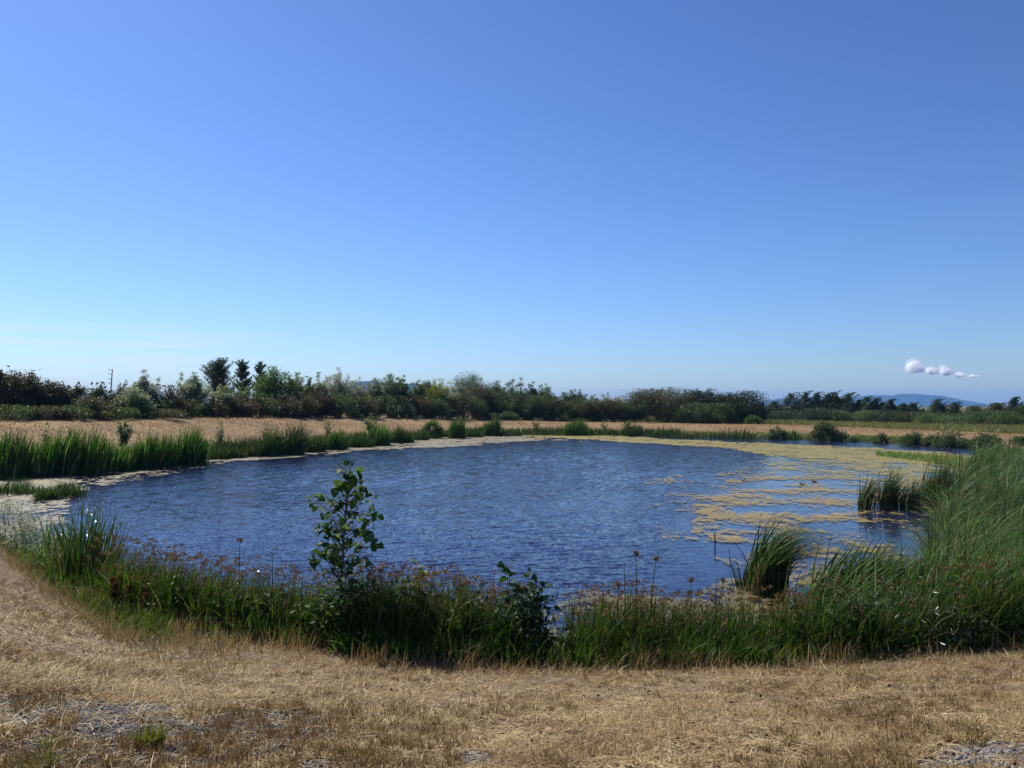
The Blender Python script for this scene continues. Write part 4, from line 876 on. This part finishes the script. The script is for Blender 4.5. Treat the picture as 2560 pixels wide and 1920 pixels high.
SG = [(120,210,1335,110,'sedge with dull brown heads at the foot of the sword-leaved clump',.4),(205,290,1345,160,'dark brown-headed sedge in front of the sword-leaved clump',.6),(285,360,1342,190,'tallest brown-headed sedge just past the sword-leaved clump',.8),(355,430,1362,190,'brown-headed sedge above the rust-red dock plants',.8),
 (425,500,1380,180,'brown-headed sedge right of the dock plants',.8),(495,570,1392,170,'thick sedge with hanging brown heads halfway to the poplar sapling',.7),(565,640,1396,160,'sedge with one tall brown head above the rest',.7),(635,710,1412,160,'sedge with two bare spear tips against the water',.6),(705,780,1418,150,'sedge just before the poplar sapling above pale dry straw',.7),
 (775,850,1430,120,'sedge mixed into the foot of the poplar sapling',.6),(865,940,1395,180,'bright brown sedge heads touching the poplar sapling crown',.9),(935,1010,1402,190,'brown-headed sedge between poplar sapling and the bright green sapling',.9),(1005,1080,1410,170,'sedge around the bright green sapling',.8),(1075,1150,1415,190,'brown-headed sedge right after the bright green sapling',.9),
 (1145,1225,1432,190,'dense brown-headed sedge before the dark-leaved shrub',.8),(1220,1290,1452,120,'sedge mixed with the dark-leaved shrub',.6),(1425,1500,1462,195,'green sedge right after the water gap by the dark-leaved shrub',.45),(1495,1570,1460,195,'green sedge in front of the olive algae mat',.45),(1565,1640,1452,195,'sedge at the foot of the tallest reed stems',.5),(1635,1710,1464,169,'thin sedge just past the tallest reed stems',.5),
 (1705,1780,1466,156,'open sedge showing yellow algae between its stems',.5),(1775,1850,1466,156,'open sedge before the wind-bent cattail clump',.5),(1845,1930,1474,130,'sedge in front of the wind-bent cattail clump',.6),(1925,2010,1468,150,'brown-headed sedge past the wind-bent cattail clump',.7),(2005,2090,1440,170,'dark sedge under the leaning cattails',.3),(2085,2170,1445,170,'sedge behind the grey willow bush at its near side',.3),
 (2165,2260,1440,170,'brown-headed sedge above the grey willow bush',.3),(2255,2350,1415,200,'brown-topped green sedge in front of the cattail bed',.42),(2345,2440,1390,220,'broad brown-topped green sedge before the cattail bed',.42),(2435,2520,1375,220,'brown-topped green sedge close to the photo edge',.42),(2515,2600,1370,200,'brown-topped green sedge cut by the photo edge',.42)]
for a in SG: sedge(*a[:5], brown=a[5], lf=1.3 if 1420 < a[0] < 1900 else 2.6)
# the tall reed stems standing above the sedge
for px, tp, lean_, lb in [(1590,1383,-3,'tall straight reed stem with a small flat head, beside the leaning bundle'),(1640,1396,24,'leaning bundle stem with the thickest brown head'),(1560,1408,-5,'bare pointed reed stem shortest of the tall ones'),(1808,1452,28,'thin reed stem leaning toward the bent cattails'),(1792,1440,10,'long bare reed stem arching beside the stick'),(1545,1460,4,'small-headed reed stem rising at the start of the tall stems'),(1728,1450,2,'reed stem with a round orange head standing by itself'),(680,1372,-4,'bare spear-tipped reed stem before the poplar sapling'),(600,1350,3,'reed stem with a single raised head above the thick sedge')]:
    u_, _ = ray(px, 1000); Y = float(Yn_(u_)) + .6; x1, z1 = at_depth(px, tp, Y); x0 = float(at_depth(px - lean_, tp, Y)[0]); z0 = float(ground(x0, Y))
    root = thing('bulrush', (x0, Y, z0), lb, 'reed', 'tall single reed stems above the near sedge')
    V, f = tube(np.array([(x0, Y, z0), (x0 + (x1 - x0) * .25, Y, z0 + (z1 - z0) * .4), (x0 + (x1 - x0) * .6, Y, z0 + (z1 - z0) * .75), (x1, Y, z1)]), np.array([.008, .007, .006, .004]), 5); mk('stem', V, f, M_SEDGE, root)
    if 'bare' not in lb:
        m = 40; d = rng.normal(0, 1, (m, 3)); d /= np.linalg.norm(d, axis=1)[:, None]; pos = np.array([x1, Y, z1]) + d * .045 * rng.uniform(.2, 1, (m, 1)) * [1, 1, .8]
        V, f = inst(RH_V, RH_F, pos, rotm(m), .035); mk('seed_spray', V, f, M_HEAD, root)
# sword-leaved clump at the left
def sword(px0, px1, base, top, n, label, mat, wd=.022):
    pc = (px0 + px1) / 2; u_, _ = ray(pc, 1000); Y = float(Yn_(u_)) + .9; xb = float(u_) * Y; zg = float(np.maximum(ground(xb, Y), -.05)); W = (px1 - px0) / F * Y
    H = float(at_depth(pc, top, Y)[1]) - zg; root = thing('cattail_clump', (xb, Y, zg), label, 'cattails', 'sword-leaved clumps at the near cove')
    f0 = rng.normal(0, .4, n).clip(-1, 1); bx = xb + f0 * W * .38; by = Y + rng.normal(0, .3, n)
    V, f = blades(np.stack([bx, by, np.full(n, zg - .03)], 1), H * rng.uniform(.5, 1.08, n) * (1 - .25 * np.abs(f0)), np.where(f0 > -.2, rng.normal(0, .4, n), math.pi + rng.normal(0, .4, n)), np.abs(f0) * .35 + np.abs(rng.normal(.05, .06, n)), wd * rng.uniform(.7, 1.3, n), 6); mk('leaves', V, f, mat, root)
    m = n // 3; V, f = blades(np.stack([bx[:m], by[:m] - .2, np.full(m, zg)], 1), H * rng.uniform(.2, .5, m), rng.uniform(0, 6.28, m), np.abs(rng.normal(.5, .3, m)), wd, 4); mk('lower_leaves', V, f, M_SLEAF, root)
sword(135, 305, 1420, 1222, 260, 'tall dark sword-leaved clump jutting into the glittering water', M_CATD, .026)
sword(110, 175, 1430, 1262, 60, 'shorter bright blades beside the tall sword-leaved clump', M_CAT, .02)
# tufts standing in the algae cove
for px0, px1, base, top, lb in [(-20, 95, 1236, 1194, 'long dark tuft lying across the algae cove'), (92, 138, 1250, 1212, 'small dark tuft standing in the algae cove'), (136, 205, 1240, 1200, 'dark tuft in the cove touching the sword leaves')]:
    pc = (px0 + px1) / 2; xb, Y = on_plane(pc, base, 0.0); xb, Y = float(xb), float(Y); W = (px1 - px0) / F * Y; H = 1.25 * float(at_depth(pc, top, Y)[1]); n = 420
    root = thing('grass_tuft', (xb, Y, 0), lb, 'grass tuft', 'tufts in the algae cove')
    f0 = rng.uniform(-1, 1, n); V, f = blades(np.stack([xb + f0 * W * .45, Y + rng.normal(0, .25, n), np.full(n, -.02)], 1), H * rng.uniform(.5, 1.1, n) * (1 - .4 * f0 ** 2), rng.uniform(0, 6.28, n), np.abs(rng.normal(.4, .25, n)), rng.uniform(.012, .025, n), 4); mk('leaves', V, f, M_CATD, root)
# weeds and shrubs made of stems and leaves
def leafy(px, base, top, wpx, n, mat, label, name, cat, tv, tf, ls, group=None, nst=8, dY=.4, shape=.5, tilt=None, ztop=1.0):
    u_, _ = ray(px, 1000); Y = float(Yn_(u_)) + dY; xb = float(u_) * Y; zg = float(np.maximum(ground(xb, Y), -.05)); H = float(at_depth(px, top, Y)[1]) - zg; W = wpx / F * Y
    root = thing(name, (xb, Y, zg), label, cat, group); A = Acc(); tips = []
    for i in range(nst):
        f0 = rng.uniform(-1, 1); g0 = rng.uniform(-1, 1); e = np.array([xb + f0 * W * .48, Y + g0 * min(.6, W * .4), zg + H * (1 - shape * f0 * f0) * rng.uniform(.75, 1)]); s = np.array([xb + f0 * W * .3, Y + g0 * .1, zg - .05])
        Pp = limb_path(s, e, 7, .03); A.add(*tube(Pp, np.linspace(.010, .003, 7), 5)); tips.append((s, e))
    A.mk('stems', M_STEM, root)
    i = rng.integers(0, nst, n); S = np.array([t_[0] for t_ in tips])[i]; E = np.array([t_[1] for t_ in tips])[i]; t_ = rng.random(n)[:, None] ** .75
    pos = S + (E - S) * t_ + rng.normal(0, 1, (n, 3)) * np.array([W * .10 + .02, .12, .05 * H + .02]); pos[:, 2] = np.maximum(pos[:, 2], zg + .03)
    V, f = inst(tv, tf, pos, rotm(n, tilt), ls * rng.uniform(.6, 1.25, n)); mk('leaves', V, f, mat, root)
    return root
GW = 'pale leafy weeds by the algae cove'
leafy(20, 1380, 1240, 105, 1700, ML['silver'], 'pale speckled weed at the photo edge before the algae cove', 'weed', 'weed', NAR_V, NAR_F, .10, GW, 12, 1.0)
leafy(75, 1390, 1262, 100, 1500, ML['silver'], 'pale speckled weed between photo edge and sword leaves', 'weed', 'weed', NAR_V, NAR_F, .10, GW, 10, .8)
leafy(118, 1400, 1300, 85, 1100, ML['pale'], 'green speckled weed against the foot of the sword leaves', 'weed', 'weed', NAR_V, NAR_F, .10, GW, 10, .6)
leafy(155, 1420, 1330, 70, 700, ML['mid'], 'shiny narrow-leaved weed at the foot of the sword leaves', 'weed', 'weed', NAR_V, NAR_F, .12, GW, 7, .3)
leafy(895, 1600, 1425, 235, 2300, M_ROSE, 'small-leaved bushy shrub around the foot of the poplar sapling', 'shrub', 'shrub', LEAF_V, LEAF_F, .055, None, 22, .35, .35, .7)
leafy(1318, 1640, 1452, 165, 900, M_SHRUB, 'dark shrub with large round leaves beside the water gap', 'shrub', 'shrub', LEAF_V, LEAF_F, .078, None, 16, .45, .35, .8)
leafy(1272, 1640, 1378, 22, 34, M_SHRUB, 'thin shoot with few big leaves rising out of the dark shrub', 'sapling', 'sapling', LEAF_V, LEAF_F, .12, None, 2, .6, .1, .8)
leafy(1060, 1640, 1368, 56, 150, M_BRITE, 'bright green big-leaved sapling among brown sedge heads', 'sapling', 'sapling', LEAF_V, LEAF_F, .10, None, 4, .5, .4, .8)
leafy(2255, 1640, 1462, 270, 2600, M_WILLOW, 'grey-green willow bush with narrow leaves near the photo edge', 'willow_bush', 'bush', NAR_V, NAR_F, .085, 'grey willow bushes in the near fringe', 26, .35, .35)
leafy(2545, 1630, 1480, 110, 900, M_WILLOW, 'smaller grey willow bush cut by the photo edge', 'willow_bush', 'bush', NAR_V, NAR_F, .085, 'grey willow bushes in the near fringe', 14, .3, .3)
GL = 'leafy weeds in the near fringe'
for px, tp, wd, nn, mt, lb in [(455,1432,110,800,M_ROSE,'leafy green weed just past the dock plants'),(690,1465,110,800,M_SHRUB,'dark leafy weed halfway between dock plants and poplar sapling'),(1015,1448,130,1000,M_ROSE,'leafy weed under the bright green sapling on its near side'),(1165,1470,120,900,M_SHRUB,'dark leafy weed just before the dark round-leaved shrub'),(590,1455,90,600,M_ROSE,'leafy weed below the tall single brown head'),(2110,1470,120,900,M_SHRUB,'dark leafy weed between arching clump and willow bush'),(2420,1425,150,1200,M_ROSE,'leafy green weed past the willow bush'),(1990,1500,90,600,M_ROSE,'leafy weed in front of the arching cattail clump')]:
    leafy(px, 1630, tp, wd, nn, mt, lb, 'weed', 'weed', LEAF_V, LEAF_F, .058, GL, 14, .45, .35, .8)
# rust-red dock
def dock(px, top, lean_, label):
    u_, _ = ray(px, 1000); Y = float(Yn_(u_)) - .05; xb = float(u_) * Y; zg = float(ground(xb, Y)); z1 = float(at_depth(px, top, Y)[1]); x1 = float(at_depth(px + lean_, top, Y)[0])
    root = thing('dock_plant', (xb, Y, zg), label, 'plant', 'rust-red dock plants'); A = Acc(); pos = []
    for i in range(4):
        e = np.array([x1 + rng.normal(0, .035), Y + rng.normal(0, .08), zg + (z1 - zg) * rng.uniform(.75, 1)]); s = np.array([xb, Y, zg - .03]); Pp = limb_path(s, e, 6, .03); A.add(*tube(Pp, np.linspace(.008, .003, 6), 5))
        t_ = rng.uniform(.3, 1, 170)[:, None]; pos.append(s + (e - s) * t_ + rng.normal(0, .017, (170, 3)))
    A.mk('stems', M_DOCK, root); pos = np.concatenate(pos); V, f = inst(RH_V, RH_F, pos, rotm(len(pos)), .032); mk('seed_spikes', V, f, M_DOCK, root)
dock(288, 1432, 4, 'darkest rust-red dock plant, upright in front of the sedge'); dock(318, 1450, 6, 'rust-red dock plant in the middle of the three'); dock(345, 1458, 34, 'rust-red dock plant leaning over toward the green grass')

# ------------------------------------------------------------------ the poplar sapling
Y = float(Yn_(ray(852, 1000)[0])) + .35
def Pp_(px, py, dy=0.0):
    x_, z_ = at_depth(px, py, Y + dy); return np.array([float(x_), Y + dy, float(z_)])
xb = float(at_depth(850, 1600, Y)[0]); zg = float(ground(xb, Y))
pop = thing('poplar_sapling', (xb, Y, zg), 'young poplar sapling with big heart-shaped leaves standing against the blue water', 'sapling')
st = [np.array([xb, Y, zg - .05]), Pp_(852, 1480), Pp_(856, 1400), Pp_(860, 1330), Pp_(866, 1262), Pp_(871, 1205), Pp_(876, 1163)]
V, f = tube(np.array(st), np.array([.022, .019, .016, .013, .010, .007, .004]), 8); mk('trunk', V, f, M_BARK, pop, smooth=True)
zc = [(385,95),(295,108),(330,145),(425,155),(465,195),(290,250),(320,210),(490,280),(545,305),(440,240),(330,330),(360,290),(430,330),(90,370),(165,350),(60,400),(145,430),(200,425),(235,490),(320,420),(270,415),(410,400),(480,390),(500,440),(530,490),(590,495),(560,540),(410,470),(330,510),(440,540),(110,550),(180,520),(150,595),(200,600),(240,540),(380,540),(360,590),(310,560),(490,600),(540,610),(520,650),(460,640),(250,640),(330,640),(210,665),(160,730),(190,760),(280,700),(250,740),(370,690),(400,720),(500,730),(560,735),(450,760),(520,800),(410,800),(230,780),(160,810),(170,850),(75,860),(110,880),(240,850),(280,830),(350,860),(300,900),(350,920),(430,880),(380,960),(210,910),(260,940),(470,870),(340,180),(390,200),(360,240),(300,380),(380,360)]
stem = np.array(st); A = Acc(); lp = []; ld = []
for zx, zy in zc:
    px, py = 760 + zx / 3.317, 1140 + zy / 3.317; dy = rng.normal(0, .16); c = Pp_(px, py, dy)
    zj = c[2] - .10 - .55 * abs(c[0] - np.interp(c[2], stem[:, 2], stem[:, 0])); s = np.array([np.interp(zj, stem[:, 2], stem[:, 0]), Y, max(zj, zg + .3)])
    A.add(*tube(limb_path(s, c, 5, .04), np.linspace(.007, .003, 5), 5))
    k = 4 if zy < 700 else 5
    for i in range(k):
        lp.append(c + rng.normal(0, .036, 3)); ld.append(c[0] - s[0])
A.mk('twigs', M_BARK, pop)
lp = np.array(lp); n = len(lp); V, f = inst(LEAF_V, LEAF_F, lp, rotm(n, 1.0), .114 * rng.uniform(.5, 1.2, n)); mk('leaves', V, f, M_POP, pop, smooth=True)

# ------------------------------------------------------------------ green undergrowth and dry grass of the near bank (stuff)
def near_band(n, px0, px1, d0, d1):
    pxs = rng.uniform(px0, px1, n); u_, _ = ray(pxs, 1000); Y_ = Yn_(u_) + rng.uniform(d0, d1, n); x_ = u_ * Y_; return x_, Y_, np.maximum(ground(x_, Y_), -.05)
x_, Y_, z_ = near_band(15000, -100, 2700, -.3, 1.2); keep = fbm(x_ * .9, Y_ * .9, 71) > .42; x_, Y_, z_ = x_[keep], Y_[keep], z_[keep]; n = len(x_)
V, f = blades(np.stack([x_, Y_, z_ - .02], 1), rng.uniform(.12, .5, n) * (.5 + fbm(x_, Y_, 72)), rng.uniform(0, 6.28, n), np.abs(rng.normal(.5, .3, n)), rng.uniform(.006, .015, n), 4)
tag(mk('green_grass', V, f, M_SLEAF), 'mixed green grass growing between the sedges of the near bank', kind='stuff')
x_, Y_, z_ = near_band(5200, 130, 2150, -.35, .5); keep = fbm(x_ * 1.4, Y_ * 1.4, 73) > .52; x_, Y_, z_ = x_[keep], Y_[keep], z_[keep]; n = len(x_)
V, f = blades(np.stack([x_, Y_, z_ - .02], 1), rng.uniform(.12, .45, n), rng.uniform(0, 6.28, n), np.abs(rng.normal(.55, .3, n)), rng.uniform(.007, .016, n), 4)
tag(mk('green_grass', V, f, M_BRITE), 'fresh light green grass tufts at the foot of the sedges', kind='stuff')
x_, Y_, z_ = near_band(9000, -250, 430, -1.6, 1.0); keep = rng.random(len(x_)) < np.clip(1.1 - (Yn_(x_ / Y_) - Y_) / 1.6, .05, 1) * (fbm(x_ * .8, Y_ * .8, 74) + .25); x_, Y_, z_ = x_[keep], Y_[keep], z_[keep]; n = len(x_)
V, f = blades(np.stack([x_, Y_, z_ - .02], 1), rng.uniform(.10, .42, n), rng.uniform(0, 6.28, n), np.abs(rng.normal(.5, .3, n)), rng.uniform(.008, .02, n), 4)
tag(mk('green_grass', V, f, M_SLEAF), 'weedy green grass running into the straw on the bank by the cove', kind='stuff')
x_, Y_, z_ = near_band(16000, -300, 620, -3.4, .1); keep = rng.random(len(x_)) < (1 - .75 * sm((px_of(x_ / Y_) - 250) / 370)) * (fbm(x_ * .9, Y_ * .9, 75) * 1.5 - .05) * np.clip(1.15 - (Yn_(x_ / Y_) - Y_) / 3.6, 0, 1); x_, Y_, z_ = x_[keep], Y_[keep], z_[keep]; n = len(x_)
V, f = blades(np.stack([x_, Y_, z_ - .02], 1), rng.uniform(.08, .30, n), rng.uniform(0, 6.28, n), np.abs(rng.normal(.45, .3, n)), rng.uniform(.005, .010, n), 3)
tag(mk('tall_dry_grass', V, f, M_STRAWO), 'taller olive brown dry grass on the slope by the cove', kind='stuff')
# foreground straw
N0 = 470000
Y_ = 1 / rng.uniform(1 / 19.0, 1 / 2.8, N0 * 2); u_ = rng.uniform(-1.0, 1.0, N0 * 2); x_ = u_ * Y_
yn = Yn_(u_); ok = (Y_ < yn + .45) & (rng.random(len(Y_)) < np.clip(6.2 / Y_, .25, 1)); x_, Y_, u_, yn = x_[ok], Y_[ok], u_[ok], yn[ok]
gvl = gravelness(x_, Y_); pat = fbm(x_ * 2.2, Y_ * 2.2, 81, 4); ok = (rng.random(len(x_)) > gvl * .94) & (rng.random(len(x_)) < .12 + .95 * sm((pat - .33) / .28))
x_, Y_, u_, yn, pat = x_[ok], Y_[ok], u_[ok], yn[ok], pat[ok]; n = len(x_); z_ = ground(x_, Y_)
edge = sm(1 - (yn - Y_) / 1.9); side = sm((-u_ - .3) / .25) * .3
hgt = (.012 + .050 * rng.random(n) ** 2.0) * (.55 + 1.1 * pat) * (1 + 1.5 * np.maximum(edge, side) * rng.uniform(.2, 1.4, n)) 
bnd = np.abs(rng.normal(1.1, .7, n)) * (1 - .45 * edge) + .08
sel = rng.random(n) < .006; hgt[sel] *= 2.2
wdt = rng.uniform(.0025, .0055, n) * np.interp(Y_, [5, 9, 18], [1, 1.35, 2.2])
V, f = blades(np.stack([x_, Y_, z_ - .006], 1), hgt * 1.05, rng.uniform(0, 6.28, n), bnd, wdt, 2, pw=1.15)
tag(mk('dry_grass', V, f, M_STRAW), 'matted dry straw-coloured grass covering the near bank', kind='stuff')
# darker brown tufts, and dark lumps standing in for holes in the straw
def spots(n, thr, seed):
    Y_ = 1 / rng.uniform(1 / 11., 1 / 3.25, n); u_ = rng.uniform(-.74, .74, n); x_ = u_ * Y_; ok = (Y_ < Yn_(u_) - .1) & (fbm(x_ * 1.3, Y_ * 1.3, seed) > thr); return x_[ok], Y_[ok]
M_STRAWB = leaf_mat('straw_brown', [(.10,.058,.026), (.16,.098,.042), (.24,.16,.072), (.33,.245,.125)], .25, .7, .15)
x_, Y_ = spots(6500, .50, 85); k = 26; m = len(x_); a = rng.uniform(0, 6.28, (m, k)); rr = np.abs(rng.normal(0, .022, (m, k))); hm = rng.uniform(.025, .095, m)[:, None]
bx = (x_[:, None] + rr * np.cos(a)).ravel(); by = (Y_[:, None] + rr * np.sin(a)).ravel()
V, f = blades(np.stack([bx, by, ground(bx, by) - .005], 1), (hm * rng.uniform(.5, 1.2, (m, k))).ravel(), (a + rng.normal(0, .7, (m, k))).ravel(), np.abs(rng.normal(.5, .35, m * k)), rng.uniform(.002, .0045, m * k), 2, pw=1.3)
tag(mk('brown_grass', V, f, M_STRAWB), 'small darker brown tufts dotted through the pale straw', kind='stuff')
x_, Y_ = spots(1700, .40, 86); m = len(x_); ang = rng.uniform(0, 6.28, m)
sc = rng.uniform(.004, .015, m); V, f = inst(ICO_V, ICO_F, np.stack([x_, Y_, ground(x_, Y_) + sc * .5 + .008], 1), rotm(m), np.stack([sc * rng.uniform(.7, 1.5, m), sc * rng.uniform(.7, 1.3, m), sc * .7], 1))
tag(mk('dark_specks', V, f, leaf_mat('dark_speck', [(.035,.022,.015), (.07,.045,.03), (.10,.07,.05)], 0, .9, .1)), 'small soil-coloured lumps standing in for the dark of holes in the straw', kind='stuff')
# lying straw litter
n = 80000; Y_ = 1 / rng.uniform(1 / 11., 1 / 3.25, n); u_ = rng.uniform(-.72, .72, n); x_ = u_ * Y_; ok = (Y_ < Yn_(u_) - .2) & (rng.random(n) > gravelness(x_, Y_) * .8); x_, Y_ = x_[ok], Y_[ok]; n = len(x_)
a = rng.uniform(0, 6.28, n); ln_ = rng.uniform(.02, .10, n) ; w_ = rng.uniform(.0015, .003, n)
dx, dy = np.cos(a) * ln_ * .5, np.sin(a) * ln_ * .5; ox, oy = -np.sin(a) * w_, np.cos(a) * w_; z1 = ground(x_ - dx, Y_ - dy) + rng.uniform(.004, .025, n); z2 = ground(x_ + dx, Y_ + dy) + rng.uniform(.004, .025, n)
V = np.stack([np.stack([x_-dx-ox, Y_-dy-oy, z1], 1), np.stack([x_-dx+ox, Y_-dy+oy, z1], 1), np.stack([x_+dx+ox, Y_+dy+oy, z2], 1), np.stack([x_+dx-ox, Y_+dy-oy, z2], 1)], 1).reshape(-1, 3)
tag(mk('straw_litter', V, [np.arange(n * 4).reshape(-1, 4)], M_STRAW), 'pale cut straw lying across the near bank', kind='stuff')
# tall golden straw along the fringe
x_, Y_, z_ = near_band(15000, -300, 3000, -.75, .55); keep = fbm(x_ * 1.1, Y_ * 1.1, 83) + .18 * rng.random(len(x_)) > .60; x_, Y_, z_ = x_[keep], Y_[keep], z_[keep]; n = len(x_)
V, f = blades(np.stack([x_, Y_, z_ - .02], 1), rng.uniform(.10, .36, n) * (.6 + .8 * fbm(x_ * .8, Y_ * .8, 84)), rng.normal(0, 1.2, n), np.abs(rng.normal(.3, .22, n)), rng.uniform(.004, .008, n), 3)
tag(mk('tall_dry_grass', V, f, M_STRAWG), 'upright golden dry grass fringe at the edge of the sedges', kind='stuff')
# gravel
n = 420000; Y_ = 1 / rng.uniform(1 / 8., 1 / 3.25, n); u_ = rng.uniform(-.74, .74, n); x_ = u_ * Y_; ok = rng.random(n) < gravelness(x_, Y_) * .95 + .006; x_, Y_ = x_[ok], Y_[ok]; n = len(x_)
sc = rng.uniform(.0022, .0062, n) * (1 + 1.3 * (rng.random(n) < .04)); V, f = inst(ICO_V, ICO_F, np.stack([x_, Y_, ground(x_, Y_) + sc * .35], 1), rotm(n), np.stack([sc * rng.uniform(.7, 1.3, n), sc * rng.uniform(.7, 1.3, n), sc * rng.uniform(.5, .9, n)], 1))
M_ROCK = leaf_mat('gravel_stone', [(.07,.07,.075), (.15,.15,.16), (.24,.235,.23), (.38,.37,.35)], 0, .8, .2)
tag(mk('gravel', V, f, M_ROCK), 'grey gravel showing through the dry grass', kind='stuff')
# green tufts in the straw
def tuft(px, py, h, n, label, mat, r=.07):
    x0, Y0 = 0, 6.0
    for _ in range(30):
        u_, v_ = ray(px, py); x0 = float(u_ * Y0); z0 = float(ground(x0, Y0)); Y0 = .5 * Y0 + .5 * float((z0 - CAMZ) / v_)
    root = thing('grass_tuft', (x0, Y0, z0), label, 'grass tuft', 'living tufts in the dry straw')
    a = rng.uniform(0, 6.28, n); rr = r * np.sqrt(rng.random(n)); V, f = blades(np.stack([x0 + rr * np.cos(a), Y0 + rr * np.sin(a), np.full(n, z0 - .01)], 1), h * rng.uniform(.5, 1.1, n), a + rng.normal(0, .5, n), np.abs(rng.normal(.45, .25, n)), rng.uniform(.003, .006, n), 4); mk('leaves', V, f, mat, root)
M_TUFT = leaf_mat('tuft_grass', [(.08,.10,.02), (.13,.15,.03), (.22,.19,.07)], .4)
tuft(372, 1872, .15, 380, 'brightest green grass tuft growing in the gravel patch', M_TUFT, .055)
tuft(95, 1918, .09, 160, 'dull green tuft at the bottom edge of the photo', M_TUFT, .09)
tuft(150, 1806, .10, 120, 'faint yellow-green tuft behind the dull green one', M_STRAWG, .10)
tuft(128, 1866, .08, 110, 'olive tuft between the faint and the dull green tufts', M_TUFT, .06)

# ------------------------------------------------------------------ ducks
M_DUCK = solid_mat('duck_plumage', (.020, .015, .012), (.05, .036, .025), 30)
def duck(px, row, face, s, label):
    xb, Yd = on_plane(px, row, 0.0); xb, Yd = float(xb), float(Yd)
    P = np.array([(-1.05,0,.42),(-.85,0,.30),(-.5,0,.20),(0,0,.17),(.45,0,.22),(.68,0,.42),(.74,0,.68),(.82,0,.86),(.98,0,.86),(1.10,0,.80),(1.30,0,.76)]) * s
    rad = np.array([.03,.14,.28,.34,.27,.16,.12,.17,.14,.06,.035]) * s
    P[:, 0] *= face; V, f = tube(P + np.array([xb, Yd, 0]), rad, 10)
    o = mk('duck', V, f, M_DUCK, smooth=True, loc=(xb, Yd, 0)); return tag(o, label, 'duck', 'ducks on the pond')
duck(1857, 1203, 1, .09, 'dark duck swimming by itself at the edge of the broken algae'); duck(2006, 1212, -1, .11, 'dark duck nearer of the pair in the algae facing the open water'); duck(2036, 1205, -1, .10, 'farther duck of the pair in the yellow algae'); duck(1022, 1155, -1, .09, 'tiny dark duck alone on the open blue water')

# ------------------------------------------------------------------ haze
hz = bpy.data.materials.new('haze_air'); hz.use_nodes = True; t = hz.node_tree; t.nodes.clear()
out = t.nodes.new('ShaderNodeOutputMaterial'); pv = t.nodes.new('ShaderNodeVolumePrincipled')
pv.inputs['Color'].default_value = (.20, .46, 1, 1); pv.inputs['Density'].default_value = 1.35e-4; pv.inputs['Anisotropy'].default_value = 0
t.links.new(pv.outputs[0], out.inputs['Volume'])
bx = np.array([(sx * 9500, y_, z_) for z_ in (-2, 112) for y_ in (-60, 7200) for sx in (-1, 1)], float)
hb = mk('haze', bx, [np.array([(0, 2, 3, 1), (4, 5, 7, 6), (0, 1, 5, 4), (2, 6, 7, 3), (0, 4, 6, 2), (1, 3, 7, 5)])], hz)
tag(hb, 'pale blue summer haze in the air toward the mountain', kind='stuff')
